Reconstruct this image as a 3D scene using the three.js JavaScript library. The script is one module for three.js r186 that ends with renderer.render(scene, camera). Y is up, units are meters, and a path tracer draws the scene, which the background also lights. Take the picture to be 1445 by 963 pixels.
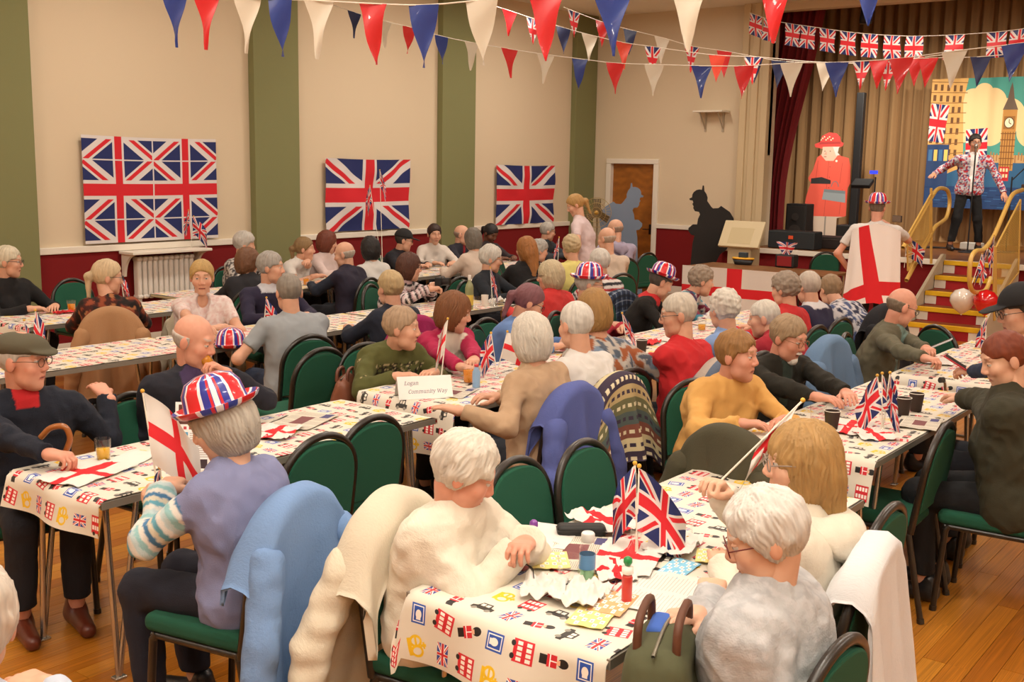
import * as THREE from 'three';
import { mergeGeometries, mergeVertices } from 'three/addons/utils/BufferGeometryUtils.js';
import { RoundedBoxGeometry } from 'three/addons/geometries/RoundedBoxGeometry.js';
import { ImprovedNoise } from 'three/addons/math/ImprovedNoise.js';
import { RectAreaLightUniformsLib } from 'three/addons/lights/RectAreaLightUniformsLib.js';

// ------------------------------------------------------------ camera, light, exposure
const scene = new THREE.Scene();
const renderer = new THREE.WebGLRenderer({ antialias: true });
renderer.toneMapping = THREE.LinearToneMapping;
renderer.toneMappingExposure = 1.38;
renderer.shadowMap.enabled = true;
RectAreaLightUniformsLib.init();
const CAMH = 2.0, FPX = 1554.25, YAW = 0.91696, PITCH = 0.158705, ROLL = 0.0181228;
const V3 = (x, y, z) => new THREE.Vector3(x, y, z);
const fw = V3(Math.sin(YAW) * Math.cos(PITCH), -Math.sin(PITCH), -Math.cos(YAW) * Math.cos(PITCH));
const rt0 = V3(Math.cos(YAW), 0, Math.sin(YAW)), up0 = rt0.clone().cross(fw);
const rt = rt0.clone().multiplyScalar(Math.cos(ROLL)).addScaledVector(up0, Math.sin(ROLL));
const upv = up0.clone().multiplyScalar(Math.cos(ROLL)).addScaledVector(rt0, -Math.sin(ROLL));
const camera = new THREE.PerspectiveCamera(2 * Math.atan(481.5 / FPX) * 180 / Math.PI, 1445 / 963, 0.05, 100);
camera.position.set(0, CAMH, 0);
camera.up.copy(upv);
camera.lookAt(fw.clone().add(camera.position));
scene.background = new THREE.Color(0x0b0a08);

const HALL_X0 = -3.6, XE = 15.61, ZL = -10.38, ZR = 4.2, CEIL = 4.42, STAGE_H = 0.857, STAGE_X = 15.03;
const WARM = new THREE.Color().setRGB(1, 0.9, 0.77), FLASH = new THREE.Color().setRGB(1, 0.96, 0.9);
const LAMP_I = 31, FLASH_I = 95, STAGE_I = 9;

// ------------------------------------------------------------ helpers
const ray = (px, py) => fw.clone().multiplyScalar(FPX).addScaledVector(rt, px - 722.5).addScaledVector(upv, -(py - 481.5)).normalize();
const cam0 = V3(0, CAMH, 0);
const at = (px, py, h) => { const d = ray(px, py); return cam0.clone().addScaledVector(d, (h - CAMH) / d.y); };
const atZ = (px, py, z) => { const d = ray(px, py); return cam0.clone().addScaledVector(d, z / d.z); };
const atX = (px, py, x) => { const d = ray(px, py); return cam0.clone().addScaledVector(d, x / d.x); };
const atD = (px, py, dep) => { const d = ray(px, py); return cam0.clone().addScaledVector(d, dep / d.dot(fw)); };
let seed = 7;
const rnd = () => { seed = (seed * 1664525 + 1013904223) >>> 0; return seed / 4294967296; };
const pn = new ImprovedNoise();
const noise = (x, y, z) => pn.noise(x + 31.7, y + 17.3, z + 11.1);
const lin = c => { const k = new THREE.Color(c); return [k.r, k.g, k.b]; };
const clamp = (x, a, b) => Math.min(b, Math.max(a, x));
const sstep = (a, b, x) => { const t = clamp((x - a) / (b - a), 0, 1); return t * t * (3 - 2 * t); };
const DEG = Math.PI / 180;
const taken = {};
const numbered = n => { if (!(n in taken)) { taken[n] = 0; return n; } taken[n]++; return n + '_' + String(taken[n]).padStart(3, '0'); };
function shade(o) { o.traverse(m => { if (m.isMesh) { m.castShadow = true; m.receiveShadow = true; } }); return o; }
function thing(name, label, category, group, pos) {
  const o = new THREE.Group(); o.name = numbered(name); o.userData = { label, category };
  if (group) o.userData.group = group;
  if (pos) o.position.copy(pos);
  scene.add(o); return o;
}
function part(parent, name, geo, mat, label) {
  const m = new THREE.Mesh(geo, mat); m.name = name; m.castShadow = m.receiveShadow = true;
  if (label) m.userData.label = label;
  parent.add(m); return m;
}
function solo(name, geo, mat, label, category, group) {
  const m = part(scene, numbered(name), geo, mat); m.userData = { label, category }; if (group) m.userData.group = group; return m;
}
function struct(name, geo, mat, label, category = 'room') {
  const m = geo ? part(scene, name, geo, mat) : new THREE.Group(); m.name = name; if (!geo) scene.add(m);
  m.userData = { kind: 'structure', label, category }; return m;
}
const M = (color, rough = 0.8, o = {}) => new THREE.MeshStandardMaterial({ color, roughness: rough, ...o });
const P = (color, rough = 0.5, o = {}) => new THREE.MeshPhysicalMaterial({ color, roughness: rough, ...o });
const box = (w, h, d, x = 0, y = 0, z = 0, r = 0) => { const g = r ? new RoundedBoxGeometry(w, h, d, 2, Math.min(r, w / 2.01, h / 2.01, d / 2.01)) : new THREE.BoxGeometry(w, h, d); g.translate(x, y, z); return g; };
const span = (x0, x1, y0, y1, z0, z1, r = 0) => box(Math.abs(x1 - x0), Math.abs(y1 - y0), Math.abs(z1 - z0), (x0 + x1) / 2, (y0 + y1) / 2, (z0 + z1) / 2, r);
function merge(list) { return mergeGeometries(list.map(g => { const k = g.index ? g.toNonIndexed() : g; for (const n of Object.keys(k.attributes)) if (!['position', 'normal', 'uv'].includes(n)) k.deleteAttribute(n); return k; })); }
function bar(a, b, r0, r1 = r0, seg = 10) {
  const d = b.clone().sub(a), g = new THREE.CylinderGeometry(r1, r0, d.length(), seg);
  g.applyQuaternion(new THREE.Quaternion().setFromUnitVectors(V3(0, 1, 0), d.normalize())); const c = a.clone().add(b).multiplyScalar(0.5); g.translate(c.x, c.y, c.z); return g;
}
const curve = pts => new THREE.CatmullRomCurve3(pts.map(p => Array.isArray(p) ? V3(...p) : p), false, 'centripetal');
const tube = (pts, r, n = 40, seg = 8) => new THREE.TubeGeometry(curve(pts), n, r, seg, false);
const lathe = (pts, seg = 28) => new THREE.LatheGeometry(pts.map(p => new THREE.Vector2(p[0], p[1])), seg);
// a sheet of cloth or paper: f(u,v) gives a point; thickness closes it into a thin solid; uv in metres or 0..1
function sheet(f, nu, nv, th = 0.003, su = 1, sv = 1) {
  const base = new THREE.PlaneGeometry(1, 1, nu, nv), n = (nu + 1) * (nv + 1), p = base.attributes.position, uv = base.attributes.uv;
  for (let i = 0; i < n; i++) { const q = f(uv.getX(i), uv.getY(i)); p.setXYZ(i, q.x, q.y, q.z); }
  base.computeVertexNormals();
  const pos = [], uvs = [], idx = [], nr = base.attributes.normal;
  for (let s = 0; s < 2; s++) for (let i = 0; i < n; i++) { const k = s ? -th / 2 : th / 2; pos.push(p.getX(i) + nr.getX(i) * k, p.getY(i) + nr.getY(i) * k, p.getZ(i) + nr.getZ(i) * k); uvs.push(uv.getX(i) * su, uv.getY(i) * sv); }
  const bi = base.index.array;
  for (let i = 0; i < bi.length; i += 3) { idx.push(bi[i], bi[i + 1], bi[i + 2], bi[i] + n, bi[i + 2] + n, bi[i + 1] + n); }
  const rim = []; for (let i = 0; i <= nu; i++) rim.push(i); for (let j = 1; j <= nv; j++) rim.push(j * (nu + 1) + nu); for (let i = nu - 1; i >= 0; i--) rim.push(nv * (nu + 1) + i); for (let j = nv - 1; j > 0; j--) rim.push(j * (nu + 1));
  for (let i = 0; i < rim.length; i++) { const a = rim[i], b = rim[(i + 1) % rim.length]; idx.push(a, a + n, b, b, a + n, b + n); }
  const g = new THREE.BufferGeometry(); g.setAttribute('position', new THREE.Float32BufferAttribute(pos, 3)); g.setAttribute('uv', new THREE.Float32BufferAttribute(uvs, 2)); g.setIndex(idx); g.computeVertexNormals(); return g;
}
// ------------------------------------------------------------ textures
function canvas(w, h, draw) { const c = document.createElement('canvas'); c.width = w; c.height = h; draw(c.getContext('2d'), w, h); const t = new THREE.CanvasTexture(c); t.colorSpace = THREE.SRGBColorSpace; t.magFilter = THREE.LinearFilter; return t; }
function poly(c, pts, fill) { c.fillStyle = fill; c.beginPath(); pts.forEach((p, i) => i ? c.lineTo(p[0], p[1]) : c.moveTo(p[0], p[1])); c.closePath(); c.fill(); }
const UJB = '#1f2a63', UJR = '#d3202c', UJW = '#dcd6d4';
function uj(c, x, y, w, h, B = UJB, R = UJR, W = UJW) {
  c.save(); c.beginPath(); c.rect(x, y, w, h); c.clip(); c.translate(x, y);
  c.fillStyle = B; c.fillRect(0, 0, w, h);
  const line = (x0, y0, x1, y1, lw, col) => { c.strokeStyle = col; c.lineWidth = lw; c.beginPath(); c.moveTo(x0, y0); c.lineTo(x1, y1); c.stroke(); };
  line(-w * .1, -h * .1, w * 1.1, h * 1.1, h * .2, W); line(-w * .1, h * 1.1, w * 1.1, -h * .1, h * .2, W);
  const o = h * .033;
  line(0, 0 + o, w / 2, h / 2 + o, h * .066, R); line(w / 2, h / 2 - o, w, h - o, h * .066, R);
  line(0, h + 0 - o * -1, w / 2, h / 2 + o, h * .066, R); line(w / 2, h / 2 - o, w, -o, h * .066, R);
  c.fillStyle = W; c.fillRect(0, h * .34, w, h * .32); c.fillRect(w * .42, 0, w * .16, h);
  c.fillStyle = R; c.fillRect(0, h * .4, w, h * .2); c.fillRect(w * .45, 0, w * .1, h);
  c.restore();
}
function george(c, x, y, w, h) { c.fillStyle = '#ddd8d2'; c.fillRect(x, y, w, h); c.fillStyle = '#d8202a'; c.fillRect(x, y + h * .4, w, h * .2); c.fillRect(x + w * .43, y, w * .14, h); }
const texUJ = canvas(512, 320, (c, w, h) => uj(c, 0, 0, w, h));
const texSG = canvas(512, 320, (c, w, h) => george(c, 0, 0, w, h));
const texFour = canvas(1024, 640, (c, w, h) => { for (let i = 0; i < 2; i++) for (const y of [-.34, .22, .78]) { uj(c, i * w / 2, y * h, w / 2, h * .56); } c.fillStyle = UJW; c.fillRect(w / 2 - 5, 0, 10, h); c.fillRect(0, h * .22 - 4, w, 8); c.fillRect(0, h * .78 - 4, w, 8); });
const texVert = canvas(256, 320, (c, w, h) => uj(c, -w * .1, 0, w * 1.2, h));
const texHat = canvas(1024, 128, (c, w, h) => { for (let i = 0; i < 4; i++) { const x = i * 256; c.fillStyle = '#26339c'; c.fillRect(x, 0, 256, h); c.fillStyle = '#f0eef2'; c.fillRect(x + 70, 0, 116, h); c.fillStyle = '#d8202c'; c.fillRect(x + 88, 0, 80, h); c.fillStyle = '#f0eef2'; c.fillRect(x, 0, 14, h); c.fillRect(x + 242, 0, 14, h); c.fillStyle = '#d8202c'; c.fillRect(x + 18, 0, 14, h); c.fillRect(x + 224, 0, 14, h); } });
// printed London motifs of the table covers: bus, guard, cab, crown, stamp, flag
const texCloth = canvas(1536, 1536, (c, W) => {
  c.fillStyle = '#ddd7c8'; c.fillRect(0, 0, W, W);
  const bus = (s) => { c.fillStyle = '#cf2230'; c.fillRect(-.36 * s, -.42 * s, .72 * s, .8 * s); c.fillStyle = '#f7f2ea'; for (let r = 0; r < 2; r++) for (let k = 0; k < 4; k++) c.fillRect((-.31 + k * .165) * s, (-.33 + r * .36) * s, .12 * s, .2 * s); c.fillStyle = '#222'; for (const x of [-.2, .2]) { c.beginPath(); c.arc(x * s, .4 * s, .09 * s, 0, 7); c.fill(); } };
  const guard = s => { c.fillStyle = '#171416'; c.beginPath(); c.ellipse(0, -.36 * s, .15 * s, .2 * s, 0, 0, 7); c.fill(); c.fillRect(-.15 * s, .22 * s, .3 * s, .3 * s); c.fillStyle = '#e8b796'; c.fillRect(-.08 * s, -.26 * s, .16 * s, .14 * s); c.fillStyle = '#cf2230'; c.fillRect(-.2 * s, -.13 * s, .4 * s, .37 * s); c.fillStyle = '#fff'; c.fillRect(-.2 * s, .1 * s, .4 * s, .04 * s); c.fillRect(-.02 * s, -.13 * s, .04 * s, .24 * s); };
  const cab = s => { poly(c, [[-.46, .2], [-.46, -.02], [-.28, -.06], [-.2, -.32], [.22, -.32], [.3, -.05], [.46, 0], [.46, .2]].map(p => [p[0] * s, p[1] * s]), '#25231f'); c.fillStyle = '#efe9dc'; c.fillRect(-.17 * s, -.24 * s, .16 * s, .18 * s); c.fillRect(.04 * s, -.24 * s, .16 * s, .18 * s); c.fillStyle = '#8d897f'; for (const x of [-.28, .28]) { c.beginPath(); c.arc(x * s, .2 * s, .11 * s, 0, 7); c.fill(); } };
  const crown = s => { c.strokeStyle = '#ecc21d'; c.fillStyle = '#ecc21d'; c.lineWidth = .09 * s; c.beginPath(); c.ellipse(-.18 * s, 0, .18 * s, .22 * s, 0, 0, 7); c.ellipse(.18 * s, 0, .18 * s, .22 * s, 0, 0, 7); c.stroke(); c.fillRect(-.32 * s, .2 * s, .64 * s, .16 * s); c.fillRect(-.05 * s, -.42 * s, .1 * s, .24 * s); c.fillRect(-.12 * s, -.36 * s, .24 * s, .08 * s); };
  const stamp = s => { c.fillStyle = '#2450ae'; c.fillRect(-.3 * s, -.36 * s, .6 * s, .72 * s); c.fillStyle = '#f7f2ea'; c.fillRect(-.24 * s, -.3 * s, .48 * s, .6 * s); c.fillStyle = '#2450ae'; c.fillRect(-.2 * s, -.26 * s, .4 * s, .52 * s); c.fillStyle = '#f7f2ea'; c.beginPath(); c.ellipse(0, .02 * s, .13 * s, .17 * s, 0, 0, 7); c.fill(); c.fillRect(-.1 * s, .12 * s, .2 * s, .1 * s); };
  const flag = s => uj(c, -.4 * s, -.26 * s, .8 * s, .52 * s, '#2b3f9a', '#d3202c', '#f7f2ea');
  const kinds = [bus, guard, cab, crown, stamp, flag], n = 10, q = W / n; let k = 0;
  for (let j = 0; j < n; j++) for (let i = 0; i < n; i++) { c.save(); c.translate((i + .5) * q, (j + .5) * q); c.rotate([0, 1.57, 0, -.2, 0, .3, 1.57][(i * 3 + j * 5) % 7]); kinds[(i + j * 4 + ((j * j) % 3)) % 6](q * .86); c.restore(); k++; }
});
texCloth.wrapS = texCloth.wrapT = THREE.RepeatWrapping; texCloth.repeat.set(1 / 0.98, 1 / 0.98);
// fine grain textures
function grain(w, h, f, rgb) { const d = new Uint8Array(w * h * 4); for (let y = 0; y < h; y++) for (let x = 0; x < w; x++) { const v = f(x / w, y / h), k = (y * w + x) * 4; for (let i = 0; i < 3; i++) d[k + i] = clamp(rgb ? rgb[i] * v : 255 * v, 0, 255); d[k + 3] = 255; } const t = new THREE.DataTexture(d, w, h); t.magFilter = THREE.LinearFilter; t.minFilter = THREE.LinearMipmapLinearFilter; t.generateMipmaps = true; t.wrapS = t.wrapT = THREE.RepeatWrapping; t.needsUpdate = true; return t; }
const weave = grain(256, 256, (u, v) => .5 + .22 * Math.sin(u * 402) * Math.sin(v * 402) + .18 * noise(u * 40, v * 40, 3)); weave.repeat.set(6, 6);
const fluff = grain(256, 256, (u, v) => .5 + .3 * noise(u * 24, v * 24, 5) + .25 * noise(u * 60, v * 60, 9)); fluff.repeat.set(4, 4);
const plaster = grain(256, 256, (u, v) => .5 + .2 * noise(u * 20, v * 20, 1) + .2 * noise(u * 64, v * 64, 2)); plaster.repeat.set(.8, .8);
const woodTex = [0, 1, 2].map(k => { const t = grain(512, 64, (u, v) => .86 + .1 * noise(u * 3 + k * 9, v * 14, k) + .09 * noise(u * 10, v * 60, k + 4) + .05 * Math.sin((v * 9 + noise(u * 2, v * 3, k) * 2) * 6.28), [255, 255, 255]); t.colorSpace = THREE.SRGBColorSpace; return t; });

// ------------------------------------------------------------ room
const creamM = M('#d8c7ab', .92, { bumpMap: plaster, bumpScale: .0015 }), greenM = M('#7f8056', .9, { bumpMap: plaster, bumpScale: .0015 }), redM = M('#780307', .9), whiteM = M('#e9e2d4', .55), ceilM = M('#efe9dc', .9);
struct('ceiling', span(HALL_X0, XE + .2, CEIL, CEIL + .2, ZL - .2, ZR), ceilM, 'pale flat ceiling of the hall');
struct('ceiling_stage', merge([span(XE, 20.5, 5.7, 5.9, ZL - .2, ZR), span(XE, XE + .2, CEIL, 5.7, ZL, ZR)]), M('#4a4038', .9), 'dark high ceiling over the stage');
struct('wall_left', merge([span(HALL_X0, XE, 0, CEIL, ZL - .2, ZL), span(XE, 20.5, 0, 5.7, ZL - .2, ZL)]), creamM, 'long cream painted wall carrying the flags');
struct('wall_right', merge([span(HALL_X0, XE, 0, CEIL, ZR, ZR + .2), span(XE, 20.5, 0, 5.7, ZR, ZR + .2)]), creamM, 'long cream wall opposite the flags');
struct('wall_rear', span(HALL_X0 - .2, HALL_X0, 0, CEIL, ZL - .2, ZR + .2), creamM, 'cream wall facing the stage');
{ // end wall with door opening and the stage opening
  const o0 = -7.2, o1 = 1.0, top = 4.3, g = [span(XE, XE + .2, 0, CEIL, ZL, -10.0), span(XE, XE + .2, 2.09, CEIL, -10.0, -9.08), span(XE, XE + .2, 0, CEIL, -9.08, o0), span(XE, XE + .2, top, CEIL, o0, o1), span(XE, XE + .2, 0, CEIL, o1, ZR)];
  struct('wall_end', merge(g), creamM, 'cream end wall with the door and stage opening');
  struct('wall_stage', span(20.3, 20.5, 0, 5.7, ZL, ZR), creamM, 'wall at the back of the stage');
  const t = struct('trim_1', null, null, 'pale fluted column framing the stage opening', 'column');
  const colM = M('#cdb994', .6); part(t, 'column', span(XE - .1, XE + .1, 0, CEIL, -7.62, -7.2, .01), colM);
  for (const z of [-7.58, -7.41, -7.24]) part(t, 'moulding', span(XE - .13, XE - .09, 0, CEIL, z - .055, z + .055, .012), colM);
}
for (const [i, a, b] of [[2, 3.4, 5.76], [3, 8.45, 9.13], [4, 11.74, 12.46], [5, 15.0, 15.6]]) struct('trim_' + i, span(a, b, 0, CEIL, ZL, ZL + .1, .006), greenM, ['', '', 'green wall pilaster beside the large four-flag sheet', 'green pilaster between the four-flag sheet and tall flag', 'green pilaster between the two single wall flags', 'green pilaster in the corner by the door'][i], 'pilaster');
{
  let n = 6;
  for (const [a, b] of [[5.76, 8.45], [9.13, 11.74], [12.46, 15.0]]) {
    struct('trim_' + n, span(a, b, 0, 1.03, ZL, ZL + .02), redM, ['dark red lower wall behind the radiator', 'dark red lower wall under the middle flag', 'dark red lower wall under the far flag'][n - 6], 'wall panel');
    struct('trim_' + (n + 3), span(a, b, 1.03, 1.1, ZL, ZL + .045, .008), whiteM, ['cream dado rail over the radiator', 'cream dado rail under the middle flag', 'cream dado rail under the far flag'][n - 6], 'dado rail'); n++;
  }
  struct('trim_12', span(XE - .02, XE, .12, 1.03, -9.05, -7.62), redM, 'dark red lower end wall behind the black silhouette', 'wall panel');
  struct('trim_13', span(XE - .045, XE, 1.03, 1.1, -9.05, -7.62, .008), whiteM, 'cream dado rail right of the door', 'dado rail');
  struct('baseboard_end', span(XE - .03, XE, 0, .12, -9.05, -7.62), whiteM, 'cream skirting board on end wall', 'skirting');
  struct('baseboard_left', span(5.76, 15, 0, .12, ZL, ZL + .03), whiteM, 'cream skirting board on flag wall', 'skirting');
  const d = struct('door_1', null, null, 'plain orange-brown wooden door in white frame', 'door');
  const oak = M('#b26d24', .45, { map: woodTex[0] });
  const leaf = part(d, 'leaf', span(XE + .05, XE + .09, 0, 2.05, -9.96, -9.12), oak);
  for (const z of [-9.99, -9.09]) part(d, 'frame', span(XE - .04, XE + .12, 0, 2.05, z - .045, z + .045, .008), whiteM);
  part(d, 'frame', span(XE - .04, XE + .12, 2.05, 2.13, -10.035, -9.045, .008), whiteM);
  part(leaf, 'handle', merge([bar(V3(XE + .0, 1.0, -9.2), V3(XE + .05, 1.0, -9.2), .012), bar(V3(XE + .005, 1.0, -9.2), V3(XE + .005, 1.0, -9.32), .009), span(XE + .04, XE + .05, .92, 1.08, -9.225, -9.175)]), M('#3b3530', .3, { metalness: .8 }), 'dark lever handle');
}
{ // floor boards run along the hall
  const f = struct('floor', null, null, 'polished honey-brown narrow-board wooden floor', 'floor');
  part(f, 'subfloor', span(HALL_X0, 16, -.2, -.012, ZL, ZR), M('#3a230f', .9), 'dark gaps between boards');
  const tones = ['#d08226', '#d98d2e', '#c37620', '#e09632', '#cb7e24', '#bd7020'];
  const mats = []; tones.forEach((t, i) => mats.push(P(t, .32, { map: woodTex[i % 3], clearcoat: .5, clearcoatRoughness: .18 })));
  const W = .095, geos = {}; const rest = mats.map(() => []);
  const plank = (x0, x1, z, k, own) => { const L = x1 - x0 - .002, key = L.toFixed(1); const mk = l => { const g = box(l, .012, W - .0022, 0, -.006, 0); const u = g.attributes.uv; for (let i = 0; i < u.count; i++) u.setXY(i, u.getX(i) * l / 1.6, u.getY(i)); return g; }; if (own) { const g = geos[L.toFixed(3)] || (geos[L.toFixed(3)] = mk(L)); const m = part(f, 'plank', g, mats[k]); m.position.set((x0 + x1) / 2, 0, z); } else { const g = mk(L); g.translate((x0 + x1) / 2, 0, z); rest[k].push(g); } };
  let nOwn = 0;
  for (let z = ZL + .05, r = 0; z < ZR; z += W, r++) { let x = HALL_X0 + [0, .9, 1.7, .4, 1.3][r % 5] - 1.8; while (x < 16) { const L = [1.8, 2.4, 2.1][Math.floor(rnd() * 3)], x0 = Math.max(x, HALL_X0), x1 = Math.min(x + L, 16), k = Math.floor(rnd() * 6); if (x1 > x0 + .05) { const own = x1 > 1.3 && x0 < 6.6 && z < -.2 && z > -5.2 && nOwn < 295; if (own) nOwn++; plank(x0, x1, z, k, own); } x += L; } }
  rest.forEach((l, k) => { const m = part(f, 'planks', merge(l), mats[k]); m.userData.kind = 'stuff'; });
}
// ------------------------------------------------------------ lamps of the hall
{
  const lampM = new THREE.MeshStandardMaterial({ color: '#ffffff', emissive: WARM, emissiveIntensity: 2.2, roughness: .6 }), caseM = M('#e5e0d6', .5);
  for (const [x, xl] of [[-1.2, 'behind the nearest table'], [2.6, 'above the white-jumper and flat-cap tables'], [6.4, 'above the red-shirt man'], [10.2, 'above the standing pink T-shirt woman'], [12.9, 'just before the stage']]) for (const [z, zl] of [[-8.4, 'along the flag wall'], [-5.0, 'second row from the flag wall'], [-1.6, 'third row from the flag wall'], [1.8, 'farthest row from the flag wall']]) {
    const o = thing('ceiling_light', 'warm ceiling light ' + xl + ', ' + zl, 'lamp', 'ceiling lights of the hall', V3(x, CEIL - .02, z));
    part(o, 'housing', box(1.36, .06, .36, 0, -.01, 0, .01), caseM); part(o, 'diffuser', box(1.28, .02, .28, 0, -.05, 0, .008), lampM);
    const l = new THREE.RectAreaLight(WARM, LAMP_I, 1.28, .28); l.position.set(x, CEIL - .09, z); l.rotation.x = -Math.PI / 2; scene.add(l);
  }
  // the photographer's flash, bounced off the ceiling above the camera
  const s = new THREE.SpotLight(FLASH, FLASH_I, 0, 50 * DEG, .6, 2); s.position.set(-.1, 2.35, .05); s.target.position.set(.9, CEIL, -.7); s.castShadow = true; s.shadow.radius = 3; scene.add(s, s.target);
  const fl = thing('camera_flash', 'small flash gun head tilted up at ceiling beside camera', 'flash', null, V3(-.1, 2.3, .05)); part(fl, 'head', box(.07, .05, .09, 0, -.01, 0, .008), M('#151515', .5));
  // stage lanterns hung behind the proscenium head
  for (const [z, tz, sl] of [[-6.0, -6.2, 'aimed at the coral cutout'], [-2.8, -4.4, 'aimed at the singer']]) {
    const o = thing('stage_lantern', 'black stage lantern behind the opening, ' + sl, 'lamp', 'stage lanterns', V3(XE + .45, 4.2, z)); part(o, 'body', lathe([[0, .12], [.07, .12], [.09, -.06], [.085, -.1], [.0, -.1]], 20), M('#141414', .6)); part(o, 'bracket', bar(V3(0, .12, 0), V3(0, .22, 0), .012), M('#141414', .6));
    const l = new THREE.SpotLight(WARM, STAGE_I * 3, 0, 55 * DEG, .8, 2); l.position.set(XE + .45, 4.05, z); l.target.position.set(18.2, 1.6, tz); l.castShadow = true; l.shadow.radius = 5; scene.add(l, l.target);
  }
}
// ------------------------------------------------------------ stage
const yellowM = M('#e3b416', .5), railM = P('#d9b25f', .38, { clearcoat: .3 });
{
  const s = struct('stage', null, null, 'raised wooden stage with a dark red front', 'stage');
  part(s, 'deck', merge([span(XE + .2, 20.3, STAGE_H - .06, STAGE_H, ZL, ZR), span(STAGE_X, XE + .2, STAGE_H - .06, STAGE_H, -7.6, ZR)]), P('#8a5526', .4, { map: woodTex[1] }));
  part(s, 'front', span(STAGE_X + .05, STAGE_X + .12, 0, STAGE_H - .06, -7.6, ZR), redM); part(s, 'edge_strip', span(STAGE_X - .01, STAGE_X + .03, STAGE_H - .07, STAGE_H + .004, -7.6, ZR, .008), whiteM);
  const st = struct('stage_steps', null, null, 'five red steps with yellow nosings up to the stage', 'steps');
  const xs = [13.66, 13.95, 14.25, 14.6, 14.95], z0 = -4.32, z1 = -3.46, r = STAGE_H / 5, tread = M('#7d3d16', .6), rr = M('#a5121b', .6);
  xs.forEach((x, i) => { const n = i < 4 ? xs[i + 1] : STAGE_X + .06; part(st, 'riser', span(x + .015, x + .04, i * r, (i + 1) * r - .02, z0, z1), rr); part(st, 'tread', span(x + .02, n + .05, (i + 1) * r - .025, (i + 1) * r, z0, z1), tread); part(st, 'nosing', span(x - .005, x + .045, (i + 1) * r - .055, (i + 1) * r + .003, z0, z1, .005), yellowM);
    for (const z of [z0 + .07, z1 - .07]) part(st, 'riser_patch', span(x + .011, x + .016, i * r + .01, (i + 1) * r - .055, z - .07, z + .07), whiteM); });
  for (const z of [z0 - .03, z1 + .03]) { const sh = new THREE.Shape([[13.6, 0], [13.6, .22], [14.95, STAGE_H + .08], [15.05, STAGE_H + .08], [15.05, 0]].map(p => new THREE.Vector2(...p))); const g = new THREE.ExtrudeGeometry(sh, { depth: .04, bevelEnabled: false }); g.translate(0, 0, z - .02); part(st, 'stringer', g, M('#c9bda4', .6)); }
  // tubular yellow handrails with mesh infill
  const meshM = M('#c9a24e', .5);
  const rail = (z, pts, posts, panel, label) => {
    const o = thing('handrail', label, 'handrail', 'stage handrails');
    part(o, 'rail', new THREE.TubeGeometry(curve(pts.map(p => atZ(p[0], p[1], z))), 90, .026, 10), railM);
    for (const [px, y0, y1] of posts) part(o, 'post', bar(atZ(px, y0, z), atZ(px, y1, z), .018), railM);
    const q = panel.map(p => atZ(p[0], p[1], z)), L = (a, b, t) => a.clone().lerp(b, t);
    for (let i = 0; i < 4; i++) part(o, 'panel_frame', bar(q[i], q[(i + 1) % 4], .012), railM);
    const wires = []; for (let k = 1; k < 26; k++) { wires.push(bar(L(q[0], q[1], k / 26), L(q[3], q[2], k / 26), .0022, .0022, 4)); wires.push(bar(L(q[0], q[3], k / 26), L(q[1], q[2], k / 26), .0022, .0022, 4)); }
    part(o, 'wire_mesh', merge(wires), meshM).userData.kind = 'stuff';
  };
  rail(-4.4, [[1274, 350], [1292, 318], [1312, 283], [1322, 268], [1331, 266], [1338, 271], [1340, 287], [1336, 306], [1328, 314], [1320, 320], [1310, 338], [1296, 364], [1279, 396]], [[1314, 266, 372]], [[1281, 382], [1312, 330], [1313, 275], [1280, 334]], 'yellow tubular handrail on the balloon-free side of the steps');
  rail(-3.4, [[1443, 268], [1428, 276], [1415, 305], [1401, 336], [1388, 352], [1375, 356], [1370, 366], [1368, 395], [1371, 409], [1380, 413], [1392, 408], [1398, 392]], [[1403, 348, 452]], [[1406, 425], [1437, 385], [1440, 282], [1405, 350]], 'yellow tubular handrail with tied flags above the balloons');
}
// curtains
// pleated cloth hung along a polyline in xz; gather(v) narrows the cloth's width where it is tied back (shape only, one even dye)
function curtainGeo(pts, y0, y1, amp, per, gather) {
  const c = curve(pts.map(p => [p[0], 0, p[1]])), len = c.getLength();
  return sheet((u, v) => { const y = y0 + (y1 - y0) * v, pc = gather ? gather(v) : [1, 0], q = c.getPointAt(clamp(u * pc[0] + pc[1], 0, 1)), t = c.getTangentAt(clamp(u, 0, 1)), w = amp * (Math.sin(u * len / per * 6.283 + .8 * Math.sin(u * 23)) + .35 * Math.sin(u * len / per * 15 + v * 2)) * (.75 + .25 * v); return V3(q.x + t.z * w, y, q.z - t.x * w); }, Math.round(len / per * 9), 14, .006, len, y1 - y0);
}
solo('stage_curtain', curtainGeo([[19.0, -9.5], [19.05, -5], [19.0, 1.5]], STAGE_H, 5.6, .055, .2), M('#a8845a', .95, { bumpMap: weave, bumpScale: .001 }), 'tan pleated backcloth curtain along the rear of the stage', 'curtain');
solo('stage_curtain', curtainGeo([[XE + .35, -7.75], [XE + .4, -6.9], [XE + .35, -6.55]], STAGE_H + .02, 5.2, .05, .13, v => { const k = .55 + .45 * sstep(.15, .95, v); return [k, 0]; }), M('#6a0c13', .9), 'dark red velvet curtain gathered beside the stage column', 'curtain');
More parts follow.
